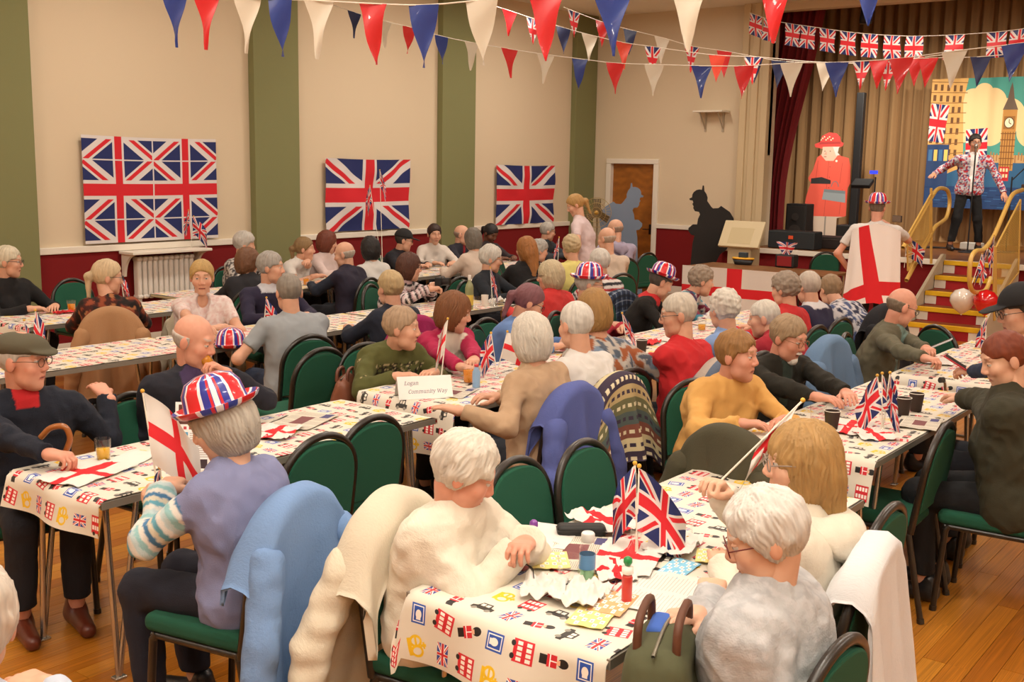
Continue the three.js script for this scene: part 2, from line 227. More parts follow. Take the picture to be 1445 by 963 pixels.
// printed London backdrop
{
  const t = canvas(1024, 1024, (c, w, h) => {
    const g = (x, y, a, b, col) => { c.fillStyle = col; c.fillRect(x, y, a, b); };
    g(0, 0, w, h, '#4d9a8c'); c.fillStyle = '#f0cf97'; for (const [x, y, r] of [[380, 190, 110], [470, 130, 90], [560, 200, 120], [700, 300, 140], [420, 330, 150], [560, 400, 130], [900, 420, 120], [880, 90, 70], [300, 420, 90]]) { c.beginPath(); c.arc(x, y, r, 0, 7); c.fill(); }
    g(0, 640, w, 384, '#2f5f86'); g(330, 600, 694, 60, '#c89f69'); for (let i = 0; i < 26; i++) g(340 + i * 26, 570 + (i * 37 % 30), 12, 60, '#a8784a');
    poly(c, [[0, 0], [330, 0], [300, 180], [340, 700], [0, 820]], '#d9a862'); for (let r = 0; r < 8; r++) for (let k = 0; k < 5; k++) { c.fillStyle = '#6d4a2c'; c.fillRect(20 + k * 60 - r * 2, 40 + r * 84 + k * 4, 26, 48); } for (let r = 0; r < 9; r++) { c.strokeStyle = '#8f6232'; c.lineWidth = 6; c.beginPath(); c.moveTo(0, 20 + r * 84); c.lineTo(330, 36 + r * 78); c.stroke(); }
    g(0, 520, 200, 330, '#27406b'); for (let k = 0; k < 4; k++) g(12 + k * 48, 560, 34, 90, k % 2 ? '#f2c766' : '#3d6c9d');
    c.save(); c.translate(-86, 0); g(740, 250, 120, 470, '#c18a45'); g(752, 300, 96, 100, '#9a672f'); c.fillStyle = '#f4e6c4'; c.beginPath(); c.arc(800, 350, 40, 0, 7); c.fill(); c.strokeStyle = '#4e3319'; c.lineWidth = 6; c.stroke(); c.beginPath(); c.moveTo(800, 350); c.lineTo(800, 322); c.moveTo(800, 350); c.lineTo(820, 362); c.stroke(); poly(c, [[736, 250], [864, 250], [830, 170], [815, 90], [800, 40], [785, 90], [770, 170]], '#6d5a4a'); for (let k = 0; k < 5; k++) g(750 + k * 22, 420, 8, 290, '#8a5a2a'); for (let k = 0; k < 6; k++) g(736, 430 + k * 48, 128, 7, '#7a4d22'); c.restore();
    for (const [x, y, s] of [[420, 660, 1], [560, 640, .7], [660, 690, 1.1], [900, 700, 1]]) { g(x, y, 80 * s, 100 * s, '#c3252b'); for (let k = 0; k < 3; k++) { g(x + 8 + k * 24 * s, y + 12, 16 * s, 24 * s, '#f2dca8'); g(x + 8 + k * 24 * s, y + 52 * s, 16 * s, 24 * s, '#f2dca8'); } }
    g(0, 850, w, 174, '#22406f'); for (let k = 0; k < 60; k++) g((k * 173) % 1000, 860 + (k * 61) % 150, 60, 5, k % 2 ? '#3e6ea0' : '#182c52');
    c.save(); c.translate(10, 190); c.rotate(.12); uj(c, 0, 0, 165, 300); c.restore(); c.save(); c.translate(340, 400); c.rotate(-.06); uj(c, 0, 0, 190, 270); c.restore();
  });
  const a = atX(1316, 112, 18.5), b = atX(1305, 292, 18.5);
  solo('printed_backdrop', sheet((u, v) => V3(18.5 + .02 * Math.sin(u * 17) + .012 * Math.sin(u * 41), b.y + (a.y - b.y) * v, a.z + 1.75 * u), 60, 8, .004), M('#ffffff', .8, { map: t }), 'printed cloth backdrop of a clock tower and London street', 'backdrop');
}
// ------------------------------------------------------------ wall flags
function wallFlag(px0, px1, y0, y1, tex, label, amp = .012) {
  solo('wall_flag', sheet((u, v) => V3(px0 + (px1 - px0) * u, y0 + (y1 - y0) * v - .012 * Math.sin(u * 3.14) * v, ZL + .055 + amp * (noise(u * 5, v * 3, px0) + .6 * Math.sin(u * 22 + v * 4) * .4)), 40, 26, .002), M('#ffffff', .85, { map: tex, bumpMap: weave, bumpScale: .0006 }), label, 'flag');
}
wallFlag(6.28, 7.93, 1.12, 2.225, texFour, 'wide flag sheet printed with several Union flags above the radiator', .006);
wallFlag(9.59, 11.12, 1.12, 2.045, texUJ, 'large Union flag on wall with small stick flags before it', .034);
wallFlag(13.03, 14.52, 1.1, 2.0, texUJ, 'large Union flag on wall beside the corner pilaster', .034);
// radiator with shelf
{
  const o = thing('radiator', 'white column radiator under a bracketed shelf', 'radiator', null, V3(7.16, 0, ZL + .12)), m = P('#e6e0d6', .4, { clearcoat: .4 });
  const g = merge([box(.056, .44, .1, 0, .74, 0, .026), box(.062, .05, .12, 0, .94, 0, .022), box(.062, .05, .12, 0, .54, 0, .022)]);
  for (let i = 0; i < 11; i++) part(o, 'column', g, m).position.x = -.33 + i * .066;
  for (const x of [-.33, .33]) part(o, 'foot', box(.04, .52, .08, x, .26, 0, .01), m);
  const s = thing('wall_shelf', 'cream shelf with curved brackets above the radiator', 'shelf', null, V3(7.16, 1.0, ZL));
  part(s, 'board', box(1.0, .03, .26, 0, .015, .13 + .045, .006), whiteM);
  const sh = new THREE.Shape(); sh.moveTo(0, 0); sh.lineTo(.24, 0); sh.quadraticCurveTo(.06, -.03, .04, -.24); sh.lineTo(0, -.24); const bg = new THREE.ExtrudeGeometry(sh, { depth: .03, bevelEnabled: false }); bg.rotateY(-Math.PI / 2);
  for (const x of [-.44, .47]) { const b = part(s, 'bracket', bg, whiteM); b.position.set(x, 0, .045); }
}
// wall bracket high on the end wall
{ const o = thing('wall_bracket', 'small empty speaker shelf with brackets high on end wall', 'bracket', null, V3(XE, 2.86, -8.1)); part(o, 'board', box(.26, .025, .5, -.13, 0, 0, .004), whiteM); for (const z of [-.15, .15]) { part(o, 'strut', merge([bar(V3(-.22, -.01, z), V3(-.01, -.26, z), .01), box(.02, .3, .03, -.01, -.15, z)]), M('#b8ac98', .5, { metalness: .4 })); } }
// ------------------------------------------------------------ bunting
const penM = { r: P('#d4232b', .34, { clearcoat: .4 }), b: P('#26408f', .34, { clearcoat: .4 }), n: P('#26315c', .45), w: P('#d8cfbd', .45), o: P('#dd4a35', .45), u: M('#ffffff', .6, { map: texVert }) };
const cordM = M('#efe8da', .7);
function bunting(list, dL, dR, w, h, label, rect = false, extra = []) {
  const o = thing('bunting', label, 'bunting', 'bunting strings'), x0 = list[0][0], x1 = list[list.length - 1][0];
  const dep = px => 1 / (1 / dL + (1 / dR - 1 / dL) * (px - x0) / (x1 - x0));
  const pts = list.map(p => atD(p[0], p[1], dep(p[0])));
  const all = [...pts]; if (extra[0]) all.unshift(atD(extra[0][0], extra[0][1], dep(extra[0][0]))); if (extra[1]) all.push(atD(extra[1][0], extra[1][1], dep(extra[1][0])));
  part(o, 'cord', new THREE.TubeGeometry(curve(all), all.length * 8, .004, 5), cordM);
  pts.forEach((p, i) => { const a = pts[Math.max(0, i - 1)], b = pts[Math.min(pts.length - 1, i + 1)], d = b.clone().sub(a).normalize(), nrm = V3(d.z, 0, -d.x).normalize(), ph = rnd() * 6, sk = (rnd() - .5) * .04, cu = (rnd() - .5) * .12;
    const g = sheet((u, v) => { const t = 1 - v, k = rect ? 1 : Math.max(.015, 1 - t); const q = p.clone().addScaledVector(d, (u - .5) * w * k + sk * t * t).addScaledVector(nrm, cu * t * t * h + .012 * Math.sin(t * 6 + ph + u * 3)); q.y -= t * h; return q; }, 6, 8, .0012);
    if (!rect) { const uv = g.attributes.uv; for (let k = 0; k < uv.count; k++) uv.setX(k, .5 + (uv.getX(k) - .5) * Math.max(.02, uv.getY(k))); }
    part(o, 'pennant', g, penM[list[i][2]]); });
}
bunting([[246, -8, 'b'], [291, -6, 'r'], [349, -3, 'w'], [395, -1, 'b'], [450, 1, 'w'], [526, 5, 'r'], [598, 7, 'b'], [680, 0, 'w'], [771, -9, 'r'], [865, -20, 'b'], [973, -31, 'w'], [1097, -48, 'r'], [1231, -78, 'b']], 6.4, 4.2, .2, .3, 'string of big glossy red white and blue pennants nearest tables', false, [[150, -14], [1360, -110]]);
bunting([[500, 17, 'n'], [543, 30, 'w'], [577, 38, 'r'], [623, 51, 'b'], [666, 60, 'w'], [719, 69, 'r'], [770, 77, 'w'], [818, 83, 'b'], [868, 89, 'r'], [923, 91, 'w'], [990, 93, 'b'], [1050, 93, 'r'], [1117, 89, 'w'], [1181, 88, 'b'], [1272, 82, 'r'], [1347, 72, 'w'], [1432, 62, 'b']], 12.5, 8.6, .2, .29, 'long sagging pennant string crossing before the stage opening', false, [[432, -6], [1500, 52]]);
bunting([[719, 15, 'r'], [752, 26, 'u'], [795, 39, 'n'], [832, 49, 'w'], [880, 60, 'o'], [921, 66, 'u'], [1012, 78, 'o'], [1062, 80, 'u'], [1165, 88, 'w'], [1217, 86, 'u'], [1240, 85, 'r'], [1310, 82, 'r'], [1384, 80, 'n']], 13.2, 11.2, .2, .3, 'pennant string with Union flags between the wall and stage', false, [[690, 6], [1480, 70]]);
bunting([[810, 16, 'u'], [850, 31, 'r'], [889, 42, 'n'], [934, 53, 'w'], [976, 65, 'u'], [1022, 72, 'r'], [1066, 80, 'n'], [1100, 86, 'n'], [1254, 88, 'u'], [1292, 82, 'r']], 14.2, 12.6, .2, .32, 'farthest pennant string running to the stage column', false, [[795, 10], [1360, 74]]);
bunting([[1067, 21, 'u'], [1087, 28, 'u'], [1119, 34, 'u'], [1141, 37, 'u'], [1168, 41, 'u'], [1197, 45, 'u'], [1228, 48, 'u'], [1259, 50, 'u'], [1291, 51, 'u'], [1348, 49, 'u'], [1407, 45, 'u'], [1440, 41, 'u']], 15.4, 12.6, .24, .29, 'string of small Union flags hung across the stage opening', true, [[1058, 18], [1480, 34]]);
// ------------------------------------------------------------ stage dressing
const black = M('#121214', .55), blackG = P('#161618', .3), chrome = M('#b9b6b0', .25, { metalness: .9 });
{
  const o = thing('column_speaker', 'tall thin black column loudspeaker beside the coral cutout', 'loudspeaker', null, atX(1203, 330, 17.2).setY(STAGE_H));
  part(o, 'base', box(.4, .3, .4, 0, .15, 0, .02), black); part(o, 'column', box(.11, 2.1, .12, 0, 1.3, 0, .012), black);
  const g = thing('loudspeaker', 'black box loudspeaker standing beside red curtain', 'loudspeaker', null, atX(1127, 330, 16.6).setY(STAGE_H)); part(g, 'cabinet', box(.3, .62, .34, 0, .31, 0, .015), black); part(g, 'grille', box(.012, .56, .3, -.155, .31, 0, .005), M('#262422', .8)); for (const [y, r] of [[.42, .06], [.2, .1]]) { const c = new THREE.CylinderGeometry(r, r * .6, .02, 24); c.rotateZ(Math.PI / 2); c.translate(-.166, y, 0); part(g, 'driver', c, M('#3a3532', .6)); }
  const a = thing('guitar_amplifier', 'low black amplifier with orange badge on stage edge', 'amplifier', null, atX(1121, 352, 15.4).setY(STAGE_H)); part(a, 'cabinet', box(.3, .26, .72, 0, .13, 0, .02), M('#20262a', .6)); part(a, 'badge', box(.01, .05, .07, -.155, .17, 0), M('#e2552c', .5));
  const k = thing('stage_case', 'long dark equipment case below the cutout', 'case', null, atX(1172, 345, 15.9).setY(STAGE_H)); part(k, 'body', box(.4, .18, .95, 0, .09, 0, .015), M('#241a18', .7)); part(k, 'lid_edge', box(.41, .015, .96, 0, .14, 0, .005), M('#3b302b', .6));
  const t = thing('mixer_stand', 'small mixer screen on thin black tripod stand', 'stand', null, atX(1230, 330, 16.6).setY(STAGE_H)); part(t, 'pole', bar(V3(0, .3, 0), V3(0, 1.06, 0), .012), black); for (const an of [0, 2.1, 4.2]) part(t, 'leg', bar(V3(0, .45, 0), V3(.3 * Math.cos(an), .01, .3 * Math.sin(an)), .009), black); const mx = part(t, 'mixer', box(.2, .06, .28, 0, 1.1, 0, .01), black); mx.rotation.z = .5; part(t, 'display', box(.012, .05, .12, -.09, 1.13, 0), M('#2a3bd0', .3, { emissive: '#2233dd', emissiveIntensity: 1.2 }));
  const ms = (pos, hgt, name, label) => { const o = thing('microphone_stand', label, 'microphone stand', null, pos); part(o, 'base', lathe([[0, 0], [.13, 0], [.13, .012], [.02, .03], [0, .03]], 24), black); part(o, 'pole', bar(V3(0, .02, 0), V3(0, hgt, 0), .011), black); return o; };
  const m1 = ms(atX(1365, 356, 16.75).setY(STAGE_H), 1.42, 'a', 'straight black microphone stand in front of the singer'); part(m1, 'microphone', lathe([[0, -.02], [.014, -.02], [.016, .06], [.026, .09], [.026, .12], [.016, .14], [0, .145]], 18), chrome, 'silver microphone').position.y = 1.42;
  const m2 = ms(atX(1420, 345, 17.2).setY(STAGE_H), 1.1, 'b', 'boom microphone stand by the keyboard'); part(m2, 'boom', bar(V3(0, 1.05, 0), V3(.1, 1.55, .42), .009), black); part(m2, 'microphone', bar(V3(.1, 1.54, .41), V3(.14, 1.66, .5), .02), black);
  const kb = thing('keyboard', 'dark keyboard on a crossed stand at stage side', 'keyboard', null, atX(1452, 300, 17.3).setY(STAGE_H)); part(kb, 'body', box(.34, .1, 1.2, 0, .95, .5, .015), M('#3a2416', .5)); part(kb, 'keys', box(.16, .02, 1.1, -.07, 1.005, .5), M('#e8e4da', .4)); for (const s of [-1, 1]) part(kb, 'leg', bar(V3(-.2, .02, .5 + s * .4), V3(.2, .9, .5 - s * .2), .016), black);
  const cb = thing('stage_cables', 'loose dark cables and white box on the stage floor', 'cables', null, atX(1352, 352, 17.2).setY(STAGE_H)); for (let i = 0; i < 4; i++) part(cb, 'cable', tube([[-.1 + i * .1, .012, -.5], [.1, .012, -.2 + i * .06], [-.15, .012, .1], [.1 + i * .06, .012, .5 + i * .1]], .008, 40, 6), black); part(cb, 'power_box', box(.2, .1, .3, .35, .05, .1, .01), M('#d8d3c8', .5));
}
{ // cardboard cutout of a lady in coral
  const W = 70, Hh = 146, pts = [[-14, 0], [-16, 30], [-30, 33], [-27, 60], [-22, 78], [-26, 84], [-20, 96], [-16, 112], [-10, 117], [-9, 124], [-19, 126], [-20, 130], [-13, 133], [-11, 141], [-2, 146], [8, 145], [13, 140], [14, 134], [18, 132], [17, 128], [12, 126], [11, 119], [15, 115], [26, 112], [29, 100], [30, 78], [27, 72], [27, 34], [15, 31], [15, 0]];
  const sh = new THREE.Shape(pts.map(p => new THREE.Vector2(p[0] / 100, p[1] / 100)));
  const t = canvas(512, 1024, (c, w, h) => {
    const X = x => (x + 35) / 70 * w, Y = y => (1 - y / 146) * h, pl = (a, f) => poly(c, a.map(p => [X(p[0]), Y(p[1])]), f);
    c.fillStyle = '#dd5440'; c.fillRect(0, 0, w, h); c.fillStyle = '#cbb7a4'; c.fillRect(0, Y(33), w, h); c.fillStyle = '#8b8278'; c.fillRect(X(-1), Y(33), X(1) - X(-1), h);
    pl([[-9, 127], [11, 127], [13, 118], [6, 108], [-4, 108], [-11, 116]], '#e3b79f'); pl([[4, 127], [13, 127], [14, 116], [9, 115]], '#d9d3cc'); c.fillStyle = '#8f4a3f'; c.fillRect(X(-7), Y(114), 26, 7); c.fillStyle = '#463630'; c.beginPath(); c.arc(X(-6), Y(121), 5, 0, 7); c.arc(X(1), Y(121), 5, 0, 7); c.fill(); pl([[-4, 121], [-7, 116], [-3, 116]], '#cf9a85');
    pl([[-20, 130], [-13, 133], [-11, 141], [-2, 146], [8, 145], [13, 140], [14, 134], [18, 132], [17, 128], [-19, 126]], '#d63c34'); pl([[-13, 133], [14, 134], [14, 131], [-14, 130]], '#a92b28'); c.fillStyle = '#f1dfb8'; for (let i = 0; i < 8; i++) { c.beginPath(); c.arc(X(-12 + i * 2.2), Y(136 + (i % 3) * 2), 7, 0, 7); c.fill(); }
    c.strokeStyle = '#b23a2d'; c.lineWidth = 4; c.beginPath(); c.moveTo(X(0), Y(108)); c.lineTo(X(-2), Y(33)); c.moveTo(X(-14), Y(108)); c.lineTo(X(-16), Y(80)); c.moveTo(X(18), Y(106)); c.lineTo(X(16), Y(78)); c.moveTo(X(20), Y(70)); c.lineTo(X(18), Y(36)); c.stroke();
    c.fillStyle = '#f0e4d0'; c.beginPath(); c.arc(X(10), Y(108), 11, 0, 7); c.fill(); pl([[-22, 84], [-8, 86], [4, 82], [4, 77], [-10, 77], [-22, 77]], '#1d1b1d'); c.fillStyle = '#a93a2e'; for (let i = 0; i < 4; i++) { c.beginPath(); c.arc(X(2), Y(100 - i * 14), 5, 0, 7); c.fill(); }
    c.strokeStyle = '#6b7376'; c.lineWidth = 7; c.beginPath(); c.ellipse(X(10), Y(72), 34, 60, 0, 3.3, 6.1); c.stroke(); pl([[-4, 70], [24, 68], [25, 52], [-6, 56]], '#8a9498'); pl([[-4, 70], [24, 68], [24, 64], [-4, 66]], '#6f797d');
  });
  const g = new THREE.ExtrudeGeometry(sh, { depth: .012, bevelEnabled: false }), uv = g.attributes.uv, p = g.attributes.position; for (let i = 0; i < uv.count; i++) uv.setXY(i, (p.getX(i) + .35) / .7, p.getY(i) / 1.46);
  const a = atX(1172, 187, 17.6), s = (a.y - STAGE_H) / 1.46, o = solo('cardboard_cutout', g, M('#ffffff', .6, { map: t }), 'life-size cardboard cutout of a lady in coral coat and hat', 'cutout'); o.position.set(17.6, STAGE_H, a.z); o.scale.setScalar(s); o.rotation.y = -62 * DEG;
}
// soldier silhouettes: flat boards
{
  const raw = [[-30, 0], [-30, 23], [-28, 40], [-22, 47], [-21, 67], [-20, 85], [-18, 95], [-22.5, 96], [-26.5, 101], [-26.5, 105], [-21, 110], [-15, 110], [-14, 118], [-11.5, 124], [-13.2, 127.6], [-18.8, 128.5], [-21.2, 132.5], [-20.8, 135], [-22.7, 138], [-21.4, 140], [-22.5, 143], [-26.5, 143.6], [-27, 145.4], [-23.5, 147], [-23.2, 151], [-21.4, 154.4], [-18, 157], [-14, 158], [-10.4, 157.4], [-9.7, 163.4], [-8.3, 163.4], [-7.4, 156], [-4.4, 152], [-2.6, 147], [-3, 142.6], [-1, 140], [3, 134.6], [5.5, 132.5], [13, 133], [16.5, 136], [22, 132.5], [28.7, 128], [34, 120], [36, 107], [32, 87], [26, 76], [17.7, 69.5], [9, 50], [8, 43], [5, 0]];
  const mk = flip => { const g = new THREE.ExtrudeGeometry(new THREE.Shape(raw.map(p => new THREE.Vector2(p[0] / 100 * flip, p[1] / 100))), { depth: .015, bevelEnabled: true, bevelThickness: .002, bevelSize: .002, bevelSegments: 1 }); return g; };
  const put = (px, x, flip, mat, label) => { const a = atX(px, 300, x), o = thing('soldier_silhouette', label, 'silhouette', null, V3(x, 0, a.z)); const b = part(o, 'board', mk(flip), mat); b.scale.setScalar(1.07); part(o, 'foot', box(.5, .025, .28, 0, .0125, -.02, .005), black); o.rotation.y = -55 * DEG; };
  put(1000, 14.7, 1, M('#15110f', .7), 'black flat silhouette of a soldier with rifle and pack'); put(881, 14.9, -1, P('#71839a', .35, { clearcoat: .3 }), 'blue-grey flat silhouette of a soldier before the door');
}
{ // pedestal fan
  const a = atX(843, 300, 14.3), o = thing('pedestal_fan', 'pedestal fan with a round wire cage beside blue silhouette', 'fan', null, V3(14.3, 0, a.z)), y = a.y;
  part(o, 'base', lathe([[0, 0], [.2, 0], [.2, .02], [.03, .05], [0, .05]]), M('#3a342c', .5)); part(o, 'pole', bar(V3(0, .04, 0), V3(0, y, 0), .015), M('#8a7a5c', .4)); part(o, 'motor', box(.14, .1, .1, .09, y, 0, .03), M('#3a342c', .5));
  const cage = []; for (let i = 0; i < 28; i++) { const t = i / 28 * 6.283; cage.push(tube([[-.06, y, 0], [-.075, y + .12 * Math.cos(t), .12 * Math.sin(t)], [-.04, y + .22 * Math.cos(t), .22 * Math.sin(t)]], .0022, 6, 4)); } for (const r of [.08, .15, .225]) { const q = new THREE.TorusGeometry(r, .004, 6, 40); q.rotateY(Math.PI / 2); q.translate(r > .2 ? -.04 : -.072, y, 0); cage.push(q); }
  part(o, 'cage', merge(cage), M('#b8a06c', .35, { metalness: .6 })); for (let k = 0; k < 3; k++) { const b = box(.012, .2, .12, 0, .11, 0, .005); b.rotateY(.4); b.rotateX(k * 2.094); b.translate(-.03, y, 0); part(o, 'blade', b, M('#6b5c42', .5)); } part(o, 'hub', lathe([[0, .03], [.03, .03], [.035, 0], [0, 0]], 16).rotateZ(Math.PI / 2).translate(-.05, y, 0), M('#b58a35', .4)); o.rotation.y = 20 * DEG;
}
// ------------------------------------------------------------ signed distance modelling
const smin = (a, b, k) => { const h = Math.max(k - Math.abs(a - b), 0) / k; return Math.min(a, b) - h * h * k * .25; };
const smax = (a, b, k) => -smin(-a, -b, k);
function cone(a, b, r1, r2) { const bx = b.x - a.x, by = b.y - a.y, bz = b.z - a.z, l2 = Math.max(1e-9, bx * bx + by * by + bz * bz), ax = a.x, ay = a.y, az = a.z, dr = r2 - r1; return (x, y, z) => { const px = x - ax, py = y - ay, pz = z - az, h = clamp((px * bx + py * by + pz * bz) / l2, 0, 1), qx = px - bx * h, qy = py - by * h, qz = pz - bz * h; return Math.sqrt(qx * qx + qy * qy + qz * qz) - r1 - dr * h; }; }
function ell(cx, cy, cz, rx, ry, rz) { return (x, y, z) => { const a = (x - cx) / rx, b = (y - cy) / ry, c = (z - cz) / rz, k0 = Math.sqrt(a * a + b * b + c * c), a2 = a / rx, b2 = b / ry, c2 = c / rz, k1 = Math.sqrt(a2 * a2 + b2 * b2 + c2 * c2); return k1 < 1e-9 ? -Math.min(rx, ry, rz) : k0 * (k0 - 1) / k1; }; }
const blend = (list, k) => (x, y, z) => { let d = list[0](x, y, z); for (let i = 1; i < list.length; i++) d = smin(d, list[i](x, y, z), k); return d; };
// surface nets over the blocks that the surface can reach
function net(f, lo, hi, c) {
  const B = 5, nb = [0, 1, 2].map(i => Math.ceil((hi[i] - lo[i]) / c / B)), n = nb.map(v => v * B + 1), sx = n[1] * n[2], sy = n[2];
  const g = new Float32Array(n[0] * sx).fill(NaN), act = []; const rad = B * c * .87 + c;
  for (let i = 0; i < nb[0]; i++) for (let j = 0; j < nb[1]; j++) for (let k = 0; k < nb[2]; k++) {
    if (Math.abs(f(lo[0] + (i + .5) * B * c, lo[1] + (j + .5) * B * c, lo[2] + (k + .5) * B * c)) > rad * 1.25) continue;
    act.push([i * B, j * B, k * B]);
    for (let a = i * B; a <= i * B + B; a++) for (let b = j * B; b <= j * B + B; b++) for (let d = k * B; d <= k * B + B; d++) { const q = a * sx + b * sy + d; if (g[q] !== g[q]) g[q] = f(lo[0] + a * c, lo[1] + b * c, lo[2] + d * c); }
  }
  const id = new Int32Array(g.length).fill(-1), pos = [], idx = [], cs = [0, sy * 0 + 1, sy, sy + 1, sx, sx + 1, sx + sy, sx + sy + 1], E = [[0, 1], [0, 2], [0, 4], [1, 3], [1, 5], [2, 3], [2, 6], [4, 5], [4, 6], [3, 7], [5, 7], [6, 7]];
  for (const [I, J, K] of act) for (let a = I; a < I + B; a++) for (let b = J; b < J + B; b++) for (let d = K; d < K + B; d++) {
    const q = a * sx + b * sy + d; let m = 0; for (let e = 0; e < 8; e++) if (g[q + cs[e]] < 0) m |= 1 << e;
    if (m === 0 || m === 255) continue;
    let X = 0, Y = 0, Z = 0, w = 0;
    for (const [s, t] of E) { const v0 = g[q + cs[s]], v1 = g[q + cs[t]]; if ((v0 < 0) === (v1 < 0)) continue; const h = v0 / (v0 - v1); X += (s >> 2) + ((t >> 2) - (s >> 2)) * h; Y += ((s >> 1) & 1) + (((t >> 1) & 1) - ((s >> 1) & 1)) * h; Z += (s & 1) + ((t & 1) - (s & 1)) * h; w++; }
    id[q] = pos.length / 3; pos.push(lo[0] + (a + X / w) * c, lo[1] + (b + Y / w) * c, lo[2] + (d + Z / w) * c);
  }
  for (const [I, J, K] of act) for (let a = I; a < I + B; a++) for (let b = J; b < J + B; b++) for (let d = K; d < K + B; d++) {
    const q = a * sx + b * sy + d, s = g[q] < 0;
    const quad = (o, u, v) => { if ((g[q + o] < 0) === s) return; const A = id[q], Bq = id[q - u], C = id[q - u - v], D = id[q - v]; if (A < 0 || Bq < 0 || C < 0 || D < 0) return; if (s) idx.push(A, Bq, C, A, C, D); else idx.push(A, C, Bq, A, D, C); };
    if (b && d) quad(sx, sy, 1); if (a && d) quad(sy, 1, sx); if (a && b) quad(1, sx, sy);
  }
  const G = new THREE.BufferGeometry(); G.setAttribute('position', new THREE.Float32BufferAttribute(pos, 3)); G.setIndex(idx); G.computeVertexNormals(); return G;
}
function colourize(g, f) { const p = g.attributes.position, c = new Float32Array(p.count * 3); for (let i = 0; i < p.count; i++) { const q = f(p.getX(i), p.getY(i), p.getZ(i), i); c[i * 3] = q[0]; c[i * 3 + 1] = q[1]; c[i * 3 + 2] = q[2]; } g.setAttribute('color', new THREE.BufferAttribute(c, 3)); return g; }
function clothUV(g) { const p = g.attributes.position, u = new Float32Array(p.count * 2); for (let i = 0; i < p.count; i++) { u[i * 2] = p.getX(i) * .8 + p.getZ(i) * .75; u[i * 2 + 1] = p.getY(i) + p.getZ(i) * .2; } g.setAttribute('uv', new THREE.BufferAttribute(u, 2)); return g; }
const cache = {}; const memo = (k, f) => cache[k] || (cache[k] = f());
// ---- head, face forward +z, origin at the middle of the head
function headField(sex, old) {
  const j = sex === 'm' ? 1.06 : .96;
  const L = [[ell(0, .035, -.012, .074, .088, .094), .03], [ell(0, -.045, .028, .055 * j, .076, .062), .035], [ell(0, -.1, .06, .024 * j, .02, .024), .025], [ell(.041, -.022, .056, .026, .028, .026), .025], [ell(-.041, -.022, .056, .026, .028, .026), .025], [cone(V3(-.034, .034, .074), V3(.034, .034, .074), .012, .012), .02], [cone(V3(0, .02, .083), V3(0, -.02, .101), .008, .0125 * j), .014], [ell(.012, -.028, .094, .009, .008, .011), .008], [ell(-.012, -.028, .094, .009, .008, .011), .008]];
  const ear = [[1, 0], [-1, 0]].map(s => ell(.076 * s[0], -.004, -.012, .011, .032, .019)), sock = [1, -1].map(s => ell(.032 * s, .012, .1, .02, .012, .018)), lipU = cone(V3(-.02, -.06, .079), V3(.02, -.06, .079), .006, .006), lipM = cone(V3(0, -.058, .084), V3(0, -.064, .084), .0075, .0075), slit = ell(0, -.0625, .096, .022, .0022, .014);
  const lid = [1, -1].map(s => ell(.032 * s, .0115, .0755, .0142, .0136, .0138));
  const jowl = [1, -1].map(s => ell(.036 * s, -.07, .032, .024, .026, .03));
  return (x, y, z) => { let d = L[0][0](x, y, z); for (let i = 1; i < L.length; i++) d = smin(d, L[i][0](x, y, z), L[i][1]); if (old) { d = smin(d, jowl[0](x, y, z), .03); d = smin(d, jowl[1](x, y, z), .03); } d = smax(d, -sock[0](x, y, z), .014); d = smax(d, -sock[1](x, y, z), .014); { const yy = y - .0115; for (const l of lid) { const e = l(x, y, z); d = Math.min(d, smax(e, .0022 - yy, .002), smax(e, yy + .0052, .002)); } } d = smin(d, lipU(x, y, z), .009); d = smin(d, lipM(x, y, z), .009); d = smax(d, -slit(x, y, z), .004); d = smin(d, ear[0](x, y, z), .008); d = smin(d, ear[1](x, y, z), .008); return d; };
}
const headGeo = (sex, old, c) => memo('head' + sex + old + c, () => net(headField(sex, old), [-.11, -.15, -.13], [.11, .14, .15], c));
function headColours(g, skin, hair, shaved) {
  const S = lin(skin).map(v => v * .9), Hh = lin(hair), mix = (a, b, t) => a.map((v, i) => v + (b[i] - v) * t);
  return colourize(g, (x, y, z) => { let c = S.map((v, i) => v * (1 + .07 * noise(x * 60, y * 60, z * 60) * (i ? 1 : .5))); const ax = Math.abs(x);
    const blush = Math.exp(-((ax - .042) ** 2 + (y + .03) ** 2) / .0006) * .35 + Math.exp(-(x * x + (y + .024) ** 2 + (z - .105) ** 2) / .0005) * .3 + (ax > .068 && y < .03 ? .25 : 0); c = mix(c, [S[0] * 1.02, S[1] * .62, S[2] * .58], z > 0 || ax > .066 ? Math.min(.6, blush) : 0);
    if (z > .06 && ax < .024 && Math.abs(y + .0625) < .009 - ax * .12) c = mix(c, [S[0] * .72, S[1] * .34, S[2] * .34], .75);
    if (z > .06 && Math.abs(y + .0625) < .0022 && ax < .022) c = [.08, .02, .02];
    if (z > .05 && ax > .014 && ax < .048 && Math.abs(y - .036 - (ax - .014) * .1) < .0052) c = mix(c, Hh.map(v => v * .75), .65);
    return c; });
}
